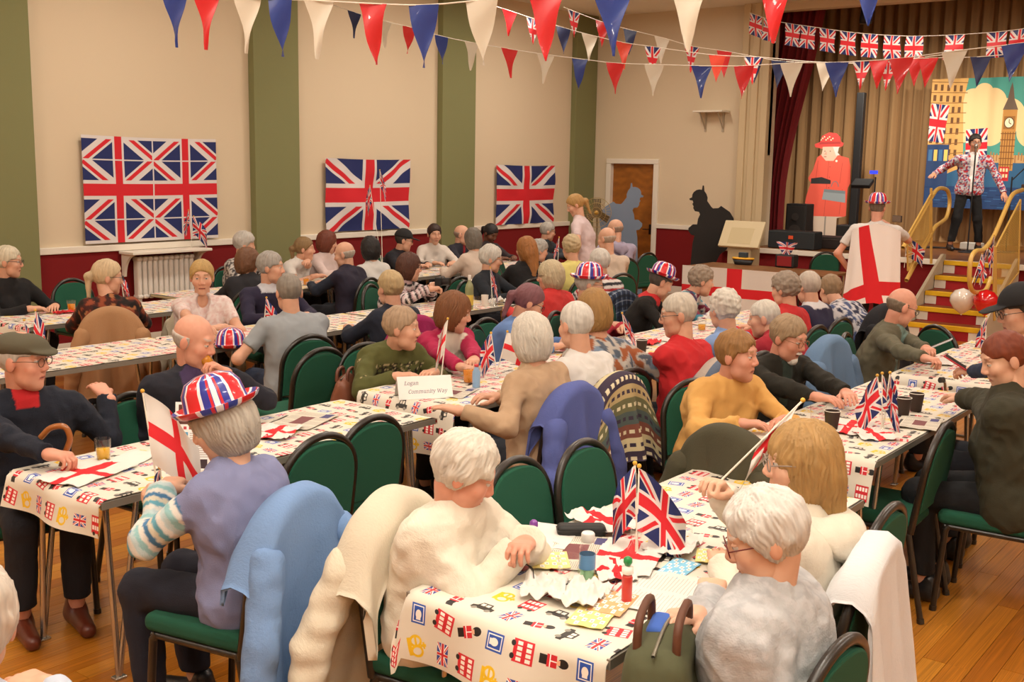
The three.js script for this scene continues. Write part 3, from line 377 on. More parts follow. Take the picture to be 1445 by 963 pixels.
// ---- hair shells
function hairField(style, sd) { if (style.endsWith('_under')) { const f = hairField(style.slice(0, -6), sd); return (x, y, z) => smax(f(x, y, z), y - .052, .01); }
  const cr = e => ell(0, .035, -.012, .074 + e, .088 + e, .094 + e), n = (x, y, z, f, a) => a * noise(x * f + sd, y * f, z * f);
  const strand = (x, y, z, a) => a * Math.sin(Math.atan2(x, z + .02) * 46 + noise(x * 22 + sd, y * 16, z * 22) * 9);
  const face = ell(0, -.045, .112, .072, .116, .08), faceLow = ell(0, -.07, .112, .072, .104, .084), base = cr(.012), tight = cr(.007), big = cr(.018);
  const cut = (d, y, yc) => smax(d, yc - y, .012);
  if (style === 'short') return (x, y, z) => cut(smax(base(x, y, z), -face(x, y, z), .03), y, -.075 + Math.min(.105, Math.max(0, z + .03) * 1.7)) - n(x, y, z, 30, .005) - strand(x, y, z, .0016);
  if (style === 'crop') return (x, y, z) => cut(smax(tight(x, y, z), -face(x, y, z), .01), y, -.06 + Math.min(.09, Math.max(0, z + .03) * 1.7)) - n(x, y, z, 40, .003);
  if (style === 'curly') return (x, y, z) => cut(smax(big(x, y, z), -face(x, y, z), .032), y, -.085 + Math.min(.115, Math.max(0, z + .03) * 1.6)) - n(x, y, z, 36, .01) - n(x, y, z, 85, .004);
  if (style === 'fluffy') return (x, y, z) => cut(smax(big(x, y, z), -face(x, y, z), .032), y, -.095 + Math.min(.125, Math.max(0, z + .03) * 1.6)) - n(x, y, z, 18, .008) - n(x, y * .45, z, 55, .004) - strand(x, y, z, .0022);
  if (style === 'bald') return (x, y, z) => smax(cut(smax(cr(.008)(x, y, z), -face(x, y, z), .01), y, -.065 + Math.max(0, z + .02) * 1.2), Math.max(y - .03, z - .012), .014) - n(x, y, z, 50, .003);
  if (style === 'bob') { const e = ell(0, -.015, -.022, .097, .125, .1); return (x, y, z) => cut(smax(smin(base(x, y, z), e(x, y, z), .03), -faceLow(x, y, z), .012), y, -.115) - n(x, y, z, 22, .004) - strand(x, y, z, .0028); }
  if (style === 'long') { const e = ell(0, -.02, -.025, .095, .13, .098), t = cone(V3(0, -.06, -.075), V3(0, -.3, -.1), .075, .06); return (x, y, z) => cut(smax(smin(smin(base(x, y, z), e(x, y, z), .03), t(x, y, (z + .09) * 1.7 - .09), .04), -faceLow(x, y, z), .012), y, -.34 + Math.max(0, z) * 2.2) - n(x, y, z, 20, .004) - strand(x, y, z, .003); }
  if (style === 'tail') { const t = cone(V3(0, .035, -.098), V3(0, .0, -.132), .015, .026), t2 = cone(V3(0, .0, -.132), V3(0, -.15, -.118), .027, .013); return (x, y, z) => smin(smin(cut(smax(cr(.012)(x, y, z), -face(x, y, z), .012), y, -.06 + Math.max(0, z + .03) * 1.1), t(x, y, z), .012), t2(x, y, z), .02) - strand(x, y, z, .0018) - n(x, y, z, 24, .003); }
}
const hairGeo = (style, sd, c) => memo('hair' + style + sd + c, () => colourize(net(hairField(style, sd), [-.15, -.38, -.24], [.15, .18, .15], c), (x, y, z) => { const k = .9 + .22 * noise(Math.atan2(x, z) * 9 + sd, y * 9, Math.hypot(x, z) * 20) + .1 * noise(x * 120, y * 30, z * 120); return [k, k, k]; }));
// ---- hands: wrist at origin, fingers along +z, back of hand +y, thumb toward +x (mirrored for the other)
function handField(curl, spread) {
  const L = [], rootX = [.03, .0105, -.0095, -.028], len = [.066, .074, .069, .053], rr = [.0092, .0096, .0092, .0082], palm = [];
  for (let i = 0; i < 4; i++) { const k = V3(rootX[i], 0, .085 - Math.abs(i - 1.2) * .004); palm.push(cone(V3(rootX[i] * .65, -.002, .012), k, .0165, .0125)); let p = k, ang = curl * .5; const az = rootX[i] * spread; for (let s = 0; s < 3; s++) { const l = len[i] * [.45, .31, .24][s], d = V3(Math.sin(az), -Math.sin(ang), Math.cos(ang) * Math.cos(az)).normalize(), q = p.clone().addScaledVector(d, l); L.push(cone(p, q, rr[i] * (1 - s * .07), rr[i] * (.95 - s * .08))); p = q; ang += curl * (s ? .55 : .8); } }
  const pf = blend(palm, .016); const t0 = V3(.022, -.006, .022), t1 = V3(.05, -.016, .052), t2 = V3(.055 - curl * .012, -.022 - curl * .014, .082), t3 = V3(.05 - curl * .02, -.026 - curl * .02, .106);
  const th = blend([cone(t0, t1, .0165, .0125), cone(t1, t2, .0115, .0105), cone(t2, t3, .0102, .0085)], .008), wr = cone(V3(0, 0, -.04), V3(0, 0, .012), .0255, .022);
  return (x, y, z) => { let d = smin(pf(x, y, z), wr(x, y, z), .02); let f = 1e3; for (const q of L) f = Math.min(f, q(x, y, z)); d = smin(d, f, .006); return smin(d, th(x, y, z), .008); };
}
const handGeo = (pose, c) => memo('hand' + pose + c, () => net(handField({ flat: .22, relax: .55, grip: 1.25 }[pose], 1.6), [-.06, -.11, -.08], [.09, .05, .19], c));
const mirrorX = g => { const k = g.clone(); k.scale(-1, 1, 1); const a = k.index.array; for (let i = 0; i < a.length; i += 3) { const t = a[i]; a[i] = a[i + 1]; a[i + 1] = t; } k.computeVertexNormals(); return k; };
const shoeGeo = memo('shoe', () => net((x, y, z) => smax(smin(cone(V3(0, .045, -.055), V3(0, .03, .14), .046, .034)(x, y, z), cone(V3(0, .05, -.045), V3(0, .1, -.05), .043, .04)(x, y, z), .03), -y, .006), [-.08, -.02, -.13], [.08, .16, .2], .009));
const eyeGeo = memo('eye', () => { const g = new THREE.SphereGeometry(.0118, 18, 14); g.rotateX(Math.PI / 2); return colourize(g, (x, y, z) => { const r = Math.hypot(x, y); return z > 0 && r < .0026 ? [.01, .01, .01] : z > 0 && r < .0056 ? [.09, .12, .15] : [.62, .58, .54]; }); });
const glassGeo = memo('glasses', () => { const l = []; for (const s of [1, -1]) { const t = new THREE.TorusGeometry(.021, .0019, 6, 26); t.scale(1.08, .85, 1); t.translate(.0325 * s, .006, .1); l.push(t, tube([[.054 * s, .01, .097], [.075 * s, .014, .06], [.082 * s, .008, -.012]], .0018, 12, 5)); } l.push(tube([[-.011, .009, .101], [0, .013, .104], [.011, .009, .101]], .0018, 8, 5)); return merge(l); });
const bowlerGeo = memo('bowler', () => lathe([[0, .115], [.04, .113], [.075, .098], [.094, .065], [.1, .02], [.102, 0], [.116, -.006], [.132, .002], [.14, .014], [.142, .012], [.132, -.004], [.118, -.012], [.1, -.008], [.097, .02], [.09, .06], [.07, .092], [0, .108]], 48));
const hatM = P('#ffffff', .3, { map: texHat, clearcoat: .5 });
const vcSkin = new THREE.MeshPhysicalMaterial({ vertexColors: true, roughness: .52, sheen: .15, sheenRoughness: .5 });
const vcCloth = M('#ffffff', .9, { vertexColors: true, bumpMap: weave, bumpScale: .0015 }), vcFluff = M('#ffffff', .95, { vertexColors: true, bumpMap: fluff, bumpScale: .0016 });
const eyeM = P('#ffffff', .2, { vertexColors: true, clearcoat: .6 });
const shoeM = {};
const hairMats = {};
// ---- garment patterns: colour from local position (x across, t up the spine, z forward, s along sleeve or -1)
const mixc = (a, b, t) => a.map((v, i) => v + (b[i] - v) * t);
function pattern(kind, c0, extra) {
  const dye = c => lin(c).map(v => v * .78), A = dye(c0), X = (extra || []).map(dye);
  const cell = (p, f) => { const n = noise(p.x * f, p.y * f, p.z * f), m = noise(p.x * f + 40, p.y * f + 9, p.z * f); return [n, m]; };
  return (p, x, t, z, s) => {
    let c = A;
    if (kind === 'floral') { const [n, m] = cell(p, 17); if (n > .14) c = X[0]; else if (n < -.2) c = X[1 % X.length]; else if (m > .2) c = X[2 % X.length]; }
    if (kind === 'fine') { const [n, m] = cell(p, 38); if (n > .12) c = X[0]; else if (m > .16) c = X[1 % X.length]; }
    if (kind === 'stripe') { const k = Math.floor(((s >= 0 ? s * 1.1 : t) * 1.0) * 17) % (X.length + 1); if (k) c = X[Math.abs(k) - 1]; }
    if (kind === 'sleevestripe') { if (s >= 0) { const k = Math.floor(s * 15) % (X.length); c = X[k]; } }
    if (kind === 'sequin') { if (z > .0 && t > .05 && t < .92 && s < 0) { const [n, m] = cell(p, 58); if (n > .06) c = X[0]; if (m > .3) c = X[1]; } }
    if (kind === 'open') { if (s < 0 && z > .03 && Math.abs(x) < (extra.w || .06) * (.35 + .75 * t)) c = X[0]; if (s < 0 && extra.tie && z > .03 && Math.abs(x) < .018) c = X[1]; }
    if (kind === 'collar') { if (t > .97 && Math.abs(x) < .1 && s < 0) c = X[0]; }
    if (kind === 'vest') { if (s >= 0) c = X[0]; }
    if (kind === 'logo') { if (z > .06 && t > .6 && t < .72 && x > .05 && x < .09 && s < 0) c = X[0]; }
    if (extra && extra.open && s < 0 && z > .03 && t > (extra.open[2] || 0) && Math.abs(x) < extra.open[1] * (.35 + .75 * t)) c = extra.open[3]; const k = 1 + .05 * noise(p.x * 30, p.y * 30, p.z * 30) + .05 * noise(p.x * 7, p.y * 7, p.z * 7); return [c[0] * k, c[1] * k, c[2] * k];
  };
}
const dressM = {};
function person(s) {
  const near = s.q === 2, mid = s.q === 1, cB = near ? .0095 : mid ? .013 : .017, cH = near ? .0032 : mid ? .0045 : .0068, cHand = near ? .0036 : mid ? .005 : .0072, cHair = near ? .0042 : mid ? .006 : .0085;
  const HS = (s.hs || 1) * 1.03, base = s.base || 0, Hd = s.x ? atX(s.p[0], s.p[1], s.x) : s.h ? at(s.p[0], s.p[1], s.h) : atZ(s.p[0], s.p[1], s.z), yaw = s.yaw * DEG;
  const hp = s.stand ? .9 * (s.tall || 1) : .525, want = Hd.y - base - hp; let a = (s.lean ?? 10) * DEG, k = 1;
  if (s.lean === undefined && !s.stand) { for (a = 9 * DEG; a < 34 * DEG; a += .5 * DEG) if (.9 * (.46 * Math.cos(a) + .18 * Math.cos(a * 1.15)) <= want) break; }
  k = clamp(want / (.46 * Math.cos(a) + .18 * Math.cos(a * 1.15)), .78, 1.25);
  const L1 = .46 * k, L2 = .18 * k, f = V3(Math.sin(yaw), 0, Math.cos(yaw)), back = L1 * Math.sin(a) + L2 * Math.sin(a * 1.15);
  const pos = V3(Hd.x - f.x * back, base, Hd.z - f.z * back), o = thing('person', s.label, 'person', null, pos); o.rotation.y = yaw; o.updateMatrixWorld(true);
  const loc = w => o.worldToLocal(w.clone());
  const sp = (t, x = 0, zf = 0) => V3(x, hp + L1 * t * Math.cos(a) - zf * Math.sin(a), L1 * t * Math.sin(a) - .025 * Math.sin(Math.PI * clamp(t, 0, 1)) + zf * Math.cos(a));
  const female = s.sex === 'f', F = s.fat || 1, shw = (female ? .166 : .195) * (.6 + .4 * F) * Math.min(1.06, k), hc = V3(0, hp + L1 * Math.cos(a) + L2 * Math.cos(a * 1.15), back);
  // arms
  const arms = [1, -1].map(sd => {
    const S = sp(.9, shw * sd, .0), spec = sd > 0 ? s.lh : s.rh; let T;
    if (spec) T = loc(spec[2] === 'z' ? atZ(spec[0], spec[1], spec[3]) : spec[2] === 'x' ? atX(spec[0], spec[1], spec[3]) : at(spec[0], spec[1], spec[3] ?? .79));
    else if (s.stand) T = V3(.24 * sd, hp - .02, .1); else T = V3(.13 * sd, .79, .44);
    const u = .285 * k, fo = .245 * k, D = T.clone().sub(S), d = clamp(D.length(), .14, (u + fo) * .995); D.normalize(); T = S.clone().addScaledVector(D, d);
    const A = (u * u + d * d - fo * fo) / (2 * d), hgt = Math.sqrt(Math.max(0, u * u - A * A)), pole = V3(.95 * sd, -.7, -.35); pole.addScaledVector(D, -pole.dot(D)).normalize();
    return { S, E: S.clone().addScaledVector(D, A).addScaledVector(pole, hgt), W: T, sd };
  });
  // legs
  const legs = [1, -1].map(sd => s.stand ? { H: V3(.085 * sd, hp, 0), K: V3((.1 + (s.spread || 0) * .5) * sd, hp * .53, .02), A: V3((.11 + (s.spread || 0)) * sd, .1, -.02) } : { H: V3(.085 * sd, hp, .0), K: V3(.11 * sd, .51, .41), A: V3(.11 * sd, .1, .36 + (s.foot || 0)) });
  // garments
  const fold = (x, y, z) => .009 * noise(x * 7 + pos.x, y * 6, z * 7) + .009 * (.35 - Math.abs(noise(x * 13 + y * 5 + pos.x, y * 11 - x * 4, z * 13))) + .003 * noise(x * 30, y * 22 + pos.x, z * 30);
  const tors = e => { const l = [cone(sp(.0, -.085), sp(.0, .085), .113 * F + e, .113 * F + e), cone(sp(.27, -.065, .02 * F), sp(.27, .065, .02 * F), .106 * F + e + (s.belly || 0), .106 * F + e + (s.belly || 0)), cone(sp(.56, -.085), sp(.56, .085), .1 * F + e, .1 * F + e), cone(sp(.8, -.105), sp(.8, .105), .084 * F + e, .084 * F + e), cone(sp(.91, -shw * .96), sp(.91, shw * .96), .052 + e, .052 + e), cone(sp(.93), sp(1.04, 0, .005), .07 + e, .056 + e)]; if (female) for (const d of [1, -1]) l.push(cone(sp(.62, .068 * d, .075 * F), sp(.58, .07 * d, .085 * F), .06 * F + e, .058 * F + e)); return l; };
  const T = s.top || {}, sl = T.sleeve || 'long', tf = blend(tors(.008), .06);
  const sleeve = arms.map(m => { const up = cone(m.S, m.E, .058 * (.7 + .3 * F), .05), fo = cone(m.E, m.W, .05, .039), cutAt = sl === 'short' ? .62 : .97, du = m.E.clone().sub(m.S), df = m.W.clone().sub(m.E), lu = du.length(), lf = df.length(); du.normalize(); df.normalize();
    return sl === 'none' ? null : sl === 'short' ? (x, y, z) => smax(up(x, y, z), (x - m.S.x) * du.x + (y - m.S.y) * du.y + (z - m.S.z) * du.z - lu * cutAt, .004) : (x, y, z) => smin(up(x, y, z), smax(fo(x, y, z), (x - m.E.x) * df.x + (y - m.E.y) * df.y + (z - m.E.z) * df.z - lf * cutAt, .004), .03); });
  const hem = T.hem ?? (s.stand ? -.12 : -.1), n0 = sp(1.0, 0, .02), vneck = T.v ? cone(sp(1.02, 0, .07), sp(1 - T.v, 0, .15), .055, .012) : null, ck = T.chunk || 0;
  const topF = (x, y, z) => { let d = tf(x, y, z); if (!s.stand) d = smax(d, hp + hem - y, .035); else d = smax(d, hp + hem - y, .01); for (const q of sleeve) if (q) d = smin(d, q(x, y, z), .016); if (vneck) d = smax(d, -vneck(x, y, z), .006); return d - ck - fold(x, y, z) * (T.folds ?? (near ? 1.7 : 1.25)) - (T.puff ? .006 * Math.abs(Math.sin(y * 45)) : 0); };
  const bb = l => { const lo = [1e9, 1e9, 1e9], hi = [-1e9, -1e9, -1e9]; for (const p of l) { const v = [p.x, p.y, p.z]; for (let i = 0; i < 3; i++) { lo[i] = Math.min(lo[i], v[i]); hi[i] = Math.max(hi[i], v[i]); } } return [lo.map(v => v - .24), hi.map(v => v + .24)]; };
  const [lo, hi] = bb([sp(0), sp(1), ...arms.flatMap(m => [m.S, m.E, m.W])]); lo[1] = Math.max(.2, lo[1]);
  const tg = clothUV(net(topF, lo, hi, cB)), pat = pattern(T.pat || 'plain', T.c || '#777', T.x || T.open ? Object.assign(T.x || [], { w: T.w, tie: T.tie, open: T.open && [...T.open, lin(T.open[0])] }) : null), pp = V3(0, 0, 0), ca = Math.cos(a), sa = Math.sin(a);
  const armd = arms.map(m => [cone(m.S, m.E, .05, .05), cone(m.E, m.W, .05, .05), m]);
  colourize(tg, (x, y, z) => { pp.set(x, y, z); const yy = y - hp, t = (yy * ca + z * sa) / L1, zf = z * ca - yy * sa; let sv = -1; const td = tf(x, y, z); for (const [c1, c2, m] of armd) { const d1 = c1(x, y, z), d2 = c2(x, y, z); if (d2 < d1 && d2 < .03 && d2 < td + .02) sv = 1 + pp.distanceTo(m.E) / .25; else if (d1 < .02 && d1 < td - .012) sv = pp.distanceTo(m.S) / .28; } return pat(pp, x, t, zf, sv); });
  part(o, T.name || 'top', tg, T.fluff ? vcFluff : vcCloth);
  if (T.hood) { const hf = blend([cone(sp(.98, -.09, -.03), sp(.9, -.05, -.11), .045, .05), cone(sp(.98, .09, -.03), sp(.9, .05, -.11), .045, .05), cone(sp(.9, -.05, -.11), sp(.9, .05, -.11), .055, .055), cone(sp(.9, 0, -.11), sp(.74, 0, -.125), .06, .03)], .04), hl = sp(.85, 0, -.1), hg2 = clothUV(net((x, y, z) => hf(x, y, z) - fold(x, y, z) * 1.4, [-.26, hl.y - .24, hl.z - .2], [.26, hl.y + .24, hl.z + .24], cB)), hpat = pattern('plain', T.c); colourize(hg2, (x, y, z) => hpat(pp.set(x, y, z), x, 0, 0, -1)); part(o, 'hood', hg2, T.fluff ? vcFluff : vcCloth); }
  // trousers and shoes
  const Bc = s.bottom || '#22252e', legF = blend([...legs.flatMap(m => [cone(m.H, m.K, .083 * F, .068), cone(m.K, m.A, .066, .056)]), cone(V3(-.08, hp - .03, 0), V3(.08, hp - .03, 0), .1 * F, .1 * F)], .03);
  const [l2, h2] = bb(legs.flatMap(m => [m.H, m.K, m.A])); if (!s.noLegs) {
    const bg = clothUV(net((x, y, z) => smax(legF(x, y, z) - fold(x, y, z), .13 - y, .004), l2.map((v, i) => i === 1 ? .06 : v + .1), h2.map(v => v - .08), Math.max(cB, .013))), bl = pattern('plain', Bc); colourize(bg, (x, y, z) => bl(pp.set(x, y, z), x, 0, 0, -1)); part(o, 'trousers', bg, vcCloth);
    const sc = s.shoe || '#17171a', sm = shoeM[sc] || (shoeM[sc] = P(sc, .4, { clearcoat: .2 })); for (const m of legs) { const q = part(o, 'shoe', shoeGeo, sm); q.position.set(m.A.x, 0, m.A.z + .02); }
  }
  // body: one skin mesh of neck, head, arms, hands, trunk and shins
  const skin = s.skin || '#dba98d', q = new THREE.Quaternion().setFromEuler(new THREE.Euler((s.nod ?? 10) * DEG, ((s.look ?? s.yaw) - s.yaw) * DEG, (s.tilt || 0) * DEG, 'YXZ')), hm = new THREE.Matrix4().compose(hc, q, V3(HS, HS, HS));
  const geos = [], col = lin(skin).map(v => v * .9), sk = g => { colourize(g, (x, y, z) => { const k2 = 1 + .06 * noise(x * 40, y * 40, z * 40); return [col[0] * k2, col[1] * k2 * .97, col[2] * k2 * .96]; }); geos.push(g); };
  const bare = sl !== 'long', armF = arms.flatMap(m => [cone(m.S, m.E, .043, .037), cone(m.E, m.W, .037, .026)]);
  const trunk = blend([...tors(-.022), ...armF, ...legs.flatMap(m => [cone(m.H, m.K, .06, .046), cone(m.K, m.A, .046, .036)])], .03), lo3 = lo.map((v, i) => Math.min(v, l2[i])), hi3 = hi.map((v, i) => Math.max(v, h2[i]));
  sk(net(trunk, lo3, hi3, bare ? .011 : .02));
  const nTop = V3(0, -.05, -.022).applyMatrix4(hm), nB = sp(.95, 0, -.005); sk(net(cone(nB, nTop, .058, .053), [-.12, Math.min(nB.y, nTop.y) - .08, Math.min(nB.z, nTop.z) - .08], [.12, Math.max(nB.y, nTop.y) + .08, Math.max(nB.z, nTop.z) + .08], .009));
  const hg = headGeo(female ? 'f' : 'm', s.old === 0 ? 0 : 1, cH).clone(); headColours(hg, skin, s.brow || s.hair || '#8a8078'); hg.applyMatrix4(hm); geos.push(hg);
  for (const m of arms) { const pose = (m.sd > 0 ? s.lp : s.rp) || 'relax', g0 = handGeo(pose, cHand), g = m.sd > 0 ? mirrorX(g0) : g0.clone(); const dz = m.W.clone().sub(m.E).normalize(); if (!s.stand && !(m.sd > 0 ? s.lfree : s.rfree)) { dz.y *= .3; dz.x -= m.sd * .25; dz.normalize(); } const dy = V3(0, 1, 0).addScaledVector((m.sd > 0 ? s.lroll : s.rroll) ? V3(m.sd, 0, 0) : V3(0, 0, 0), 1.4); dy.addScaledVector(dz, -dy.dot(dz)).normalize(); const dx = dy.clone().cross(dz); g.applyMatrix4(new THREE.Matrix4().makeBasis(dx, dy, dz).setPosition(m.W)); sk(g); m.dz = dz; }
  part(o, 'body', mergeGeometries(geos), vcSkin);
  // hair, eyes, glasses, hat, beard
  const H = new THREE.Group();
  const onHead = (name, geo, mat, label) => { const m = part(o, name, geo, mat, label); m.applyMatrix4(hm); return m; };
  if (s.hairStyle !== 'none') { const hcol = s.hair || '#ddd6cc', hmM = hairMats[hcol] || (hairMats[hcol] = M(new THREE.Color(hcol).multiplyScalar(.74), .62, { vertexColors: true })); onHead('hair', hairGeo((s.hairStyle || 'short') + (s.hat ? '_under' : ''), s.hsd || 0, cHair), hmM); }
  if (s.q) for (const sd of [1, -1]) { const e = part(o, 'eye', eyeGeo, eyeM); e.applyMatrix4(hm.clone().multiply(new THREE.Matrix4().makeTranslation(.032 * sd, .0115, .0755))); }
  if (s.glasses) onHead('glasses', glassGeo, M(s.glasses === true ? '#2b2422' : s.glasses, .35));
  if (s.beard) onHead('beard', memo('beard', () => net((x, y, z) => smax(smin(ell(0, -.1, .062, .032, .03, .03)(x, y, z), ell(0, -.052, .09, .026, .009, .012)(x, y, z), .01), -ell(0, -.064, .1, .019, .006, .02)(x, y, z), .006) - .004 * noise(x * 80, y * 80, z * 80), [-.06, -.16, 0], [.06, -.02, .14], .005)), M('#ddd8d0', .9));
  if (s.hat === 'bowler') { const h = onHead('bowler_hat', bowlerGeo, hatM, 'shiny plastic Union flag bowler hat'); h.applyMatrix4(new THREE.Matrix4()); h.matrix.copy(hm.clone().multiply(new THREE.Matrix4().compose(V3(0, .062, -.012), new THREE.Quaternion().setFromEuler(new THREE.Euler(-.12, .4, 0)), V3(.95, .95, 1.05)))); h.matrix.decompose(h.position, h.quaternion, h.scale); }
  if (s.hat === 'flat') onHead('flat_cap', memo('flatcap', () => net((x, y, z) => { const c = smax(ell(0, .066, -.012, .091, .056, .12)(x, y, z), .036 + z * .06 - y, .012), p = smax(ell(0, .05 - (z - .1) * .2, .085, .07, .013, .062)(x, y, z), -z, .01); return smin(c, p, .016) - .003 * noise(x * 20, y * 20, z * 20); }, [-.14, -.02, -.17], [.14, .16, .19], .005)), M(s.hatC || '#55503f', .95, { bumpMap: fluff, bumpScale: .003 }), 'grey-green tweed flat cap');
  if (s.hat === 'cap') onHead('baseball_cap', memo('bbcap', () => net((x, y, z) => smin(smax(ell(0, .04, -.012, .092, .108, .112)(x, y, z), .045 - y, .006), smax(ell(0, .046 - (z - .09) * .12, .12, .066, .008, .075)(x, y, z), .02 - z, .01), .01), [-.13, 0, -.15], [.13, .18, .22], .006)), M(s.hatC || '#17171a', .85), 'dark baseball cap');
  s.o = o; s.pos = pos; s.f = f; s.arms = arms; s.hm = hm;
  return o;
}
// ------------------------------------------------------------ chairs
const padM = M('#17553f', .95, { bumpMap: weave, bumpScale: .0015 }), frameM = P('#1b1611', .38, { clearcoat: .4, clearcoatRoughness: .3 });
const CH = {};
{
  const tilt = .15, arch = (w, top, bot, r) => { const s = new THREE.Shape(); s.moveTo(-w, bot); s.lineTo(-w, top - r); s.bezierCurveTo(-w, top - r * .2, -w * .62, top, 0, top); s.bezierCurveTo(w * .62, top, w, top - r * .2, w, top - r); s.lineTo(w, bot); s.closePath(); return s; };
  const pad = new THREE.ExtrudeGeometry(arch(.188, .845, .5, .2), { depth: .022, bevelEnabled: true, bevelThickness: .009, bevelSize: .007, bevelSegments: 2, curveSegments: 10 });
  pad.translate(0, 0, -.011); const sk = g => { g.translate(0, -.46, 0); g.rotateX(-tilt); g.translate(0, .46, -.2); return g; };
  CH.pad = sk(pad);
  const path = []; for (let i = 0; i <= 30; i++) { const t = i / 30; if (t < .3) path.push([-.205, .4 + (.68 - .4) * t / .3, 0]); else if (t > .7) path.push([.205, .68 - (.68 - .4) * (t - .7) / .3, 0]); else { const an = Math.PI * (1 - (t - .3) / .4); path.push([.205 * Math.cos(an), .68 + .2 * Math.sin(an), 0]); } }
  const fr = new THREE.TubeGeometry(curve(path), 50, .0165, 8); CH.frame = sk(fr);
  const seat = new RoundedBoxGeometry(.43, .065, .43, 3, .028); seat.translate(0, .445, .01); CH.seat = seat;
  CH.rail = merge([bar(V3(-.2, .405, -.19), V3(-.2, .405, .19), .013), bar(V3(.2, .405, -.19), V3(.2, .405, .19), .013), bar(V3(-.2, .405, .17), V3(.2, .405, .17), .012), bar(V3(-.2, .405, -.17), V3(.2, .405, -.17), .012)]);
  CH.leg = [[1, 1], [-1, 1], [1, -1], [-1, -1]].map(([x, z]) => merge([bar(V3(.2 * x, .41, .17 * z), V3(.205 * x, .39, .185 * z), .0145), bar(V3(.205 * x, .395, .184 * z), V3(.215 * x, .0, (z > 0 ? .21 : -.27)), .0145, .0135), bar(V3(.215 * x, .0, (z > 0 ? .21 : -.27)), V3(.2145 * x, .022, (z > 0 ? .2088 : -.266)), .017)]));
}
let chair0;
function chair(x, z, yaw, label, y = 0) {
  let o;
  if (!chair0) { o = thing('banquet_chair', label, 'chair', 'green banquet chairs'); part(o, 'seat', CH.seat, padM); part(o, 'backrest', CH.pad, padM); part(o, 'back_frame', CH.frame, frameM); part(o, 'seat_frame', CH.rail, frameM); for (const g of CH.leg) part(o, 'leg', g, frameM); chair0 = o; }
  else { o = chair0.clone(); o.name = numbered('banquet_chair'); o.userData = { label, category: 'chair', group: 'green banquet chairs' }; scene.add(o); }
  o.position.set(x, y, z); o.rotation.y = yaw * DEG; return o;
}
// ------------------------------------------------------------ tables and printed covers
const TH = .74, edgeM = M('#8b867c', .45, { metalness: .3 }), topM = M('#c9b894', .6), clothM = P('#ffffff', .5, { map: texCloth, side: THREE.DoubleSide, clearcoat: .15, clearcoatRoughness: .4 });
function table(x0, z0, z1, len, label, clabel, drop = .2, far = .04, side = 0) {
  const x1 = x0 + len, o = thing('folding_table', label, 'table', 'folding tables'), cx = (x0 + x1) / 2, cz = (z0 + z1) / 2; o.position.set(cx, 0, cz); const hx = len / 2 - .014, hz = (z1 - z0) / 2 - .006;
  part(o, 'top', box(len, .024, hz * 2, 0, TH - .016, 0, .006), topM); part(o, 'edge', merge([box(len + .006, .028, .012, 0, TH - .018, hz), box(len + .006, .028, .012, 0, TH - .018, -hz), box(.012, .028, hz * 2, hx, TH - .018, 0), box(.012, .028, hz * 2, -hx, TH - .018, 0)]), edgeM);
  for (const sx of [-1, 1]) for (const sz of [-1, 1]) part(o, 'leg', merge([bar(V3((hx - .06) * sx, .0, (hz - .05) * sz), V3((hx - .06) * sx, TH - .03, (hz - .1) * sz), .0125), bar(V3((hx - .06) * sx, .0, (hz - .05) * sz), V3((hx - .16) * sx, TH - .03, (hz - .04) * sz), .0125), box(.05, .012, .04, (hx - .06) * sx, .006, (hz - .05) * sz, .004)]), chrome);
  const L = drop + len + far, Wd = z1 - z0 - .012 + side, g = sheet((u, v) => { // u along the table, v across
    const s = u * L - drop, w = v * Wd - side; let x = x0 + s, y = TH + .002 + .0022 * noise(s * 9, v * 7, x0), z = z1 - .006 - (Wd - side) + w;
    if (s < 0) { x = x0 - .012 - .03 * Math.min(1, -s * 6) - .025 * Math.sin(v * 9 + x0) * (-s / .2); y = TH + .002 + s; }
    if (s > len) { x = x1 + .012 + .01 * Math.sin(v * 8); y = TH - (s - len); }
    if (w < 0) { z = z0 - .008 - .02 * Math.sin(u * 30) * (-w / .12); y = Math.min(y, TH + w) - (s < 0 ? .05 : 0); }
    return V3(x, y, z);
  }, Math.round(L / .03), side ? 34 : 22, .0018, L, Wd);
  // print upright along the table
  const c = solo('table_cover', g, clothM, clabel, 'tablecloth', 'printed London table covers'); return c;
}
table(2.3, -2.14, -1.42, 1.82, 'folding table beside the woman in the white jumper', 'printed London cover on the white-jumper woman\'s table', .2, .04, .09);
table(2.2, -4.24, -3.58, 1.85, 'folding table beside the man in the flat cap', 'printed London cover on the flat-cap man\'s table', .14);
table(4.25, -4.33, -3.6, 1.83, 'folding table in front of the woman in sequins', 'printed cover hanging deep at the name card table', .27);
table(6.1, -4.33, -3.6, 1.83, 'folding table beside the man in the red shirt', 'printed cover on the red-shirt man\'s table', .0, .04);
table(7.95, -4.33, -3.6, 1.2, 'folding table beside the man in bowler hat and black jacket', 'printed cover on the black-jacketed man\'s table', .0, .1);
table(4.73, -2.27, -1.58, 1.83, 'folding table in front of the bearded man', 'printed cover on the bearded man\'s table', .2);
table(6.9, -2.27, -1.58, 1.83, 'folding table before the man with a phone', 'printed cover on the phone man\'s table', .2);
table(4.6, -6.72, -6.04, 1.83, 'folding table beside the man in the grey T-shirt', 'printed cover on the grey T-shirt man\'s table', .12);
table(6.45, -6.72, -6.04, 1.5, 'folding table carrying the wine bottle', 'printed cover under the wine bottle', 0, .04);
table(8.9, -7.75, -7.05, 1.83, 'folding table before the woman in yellow', 'printed cover before the woman in yellow', 0, .1);
table(2.75, -6.75, -6.07, 1.83, 'folding table behind the man in the flat cap', 'printed cover with two flags behind flat-cap man', .1);
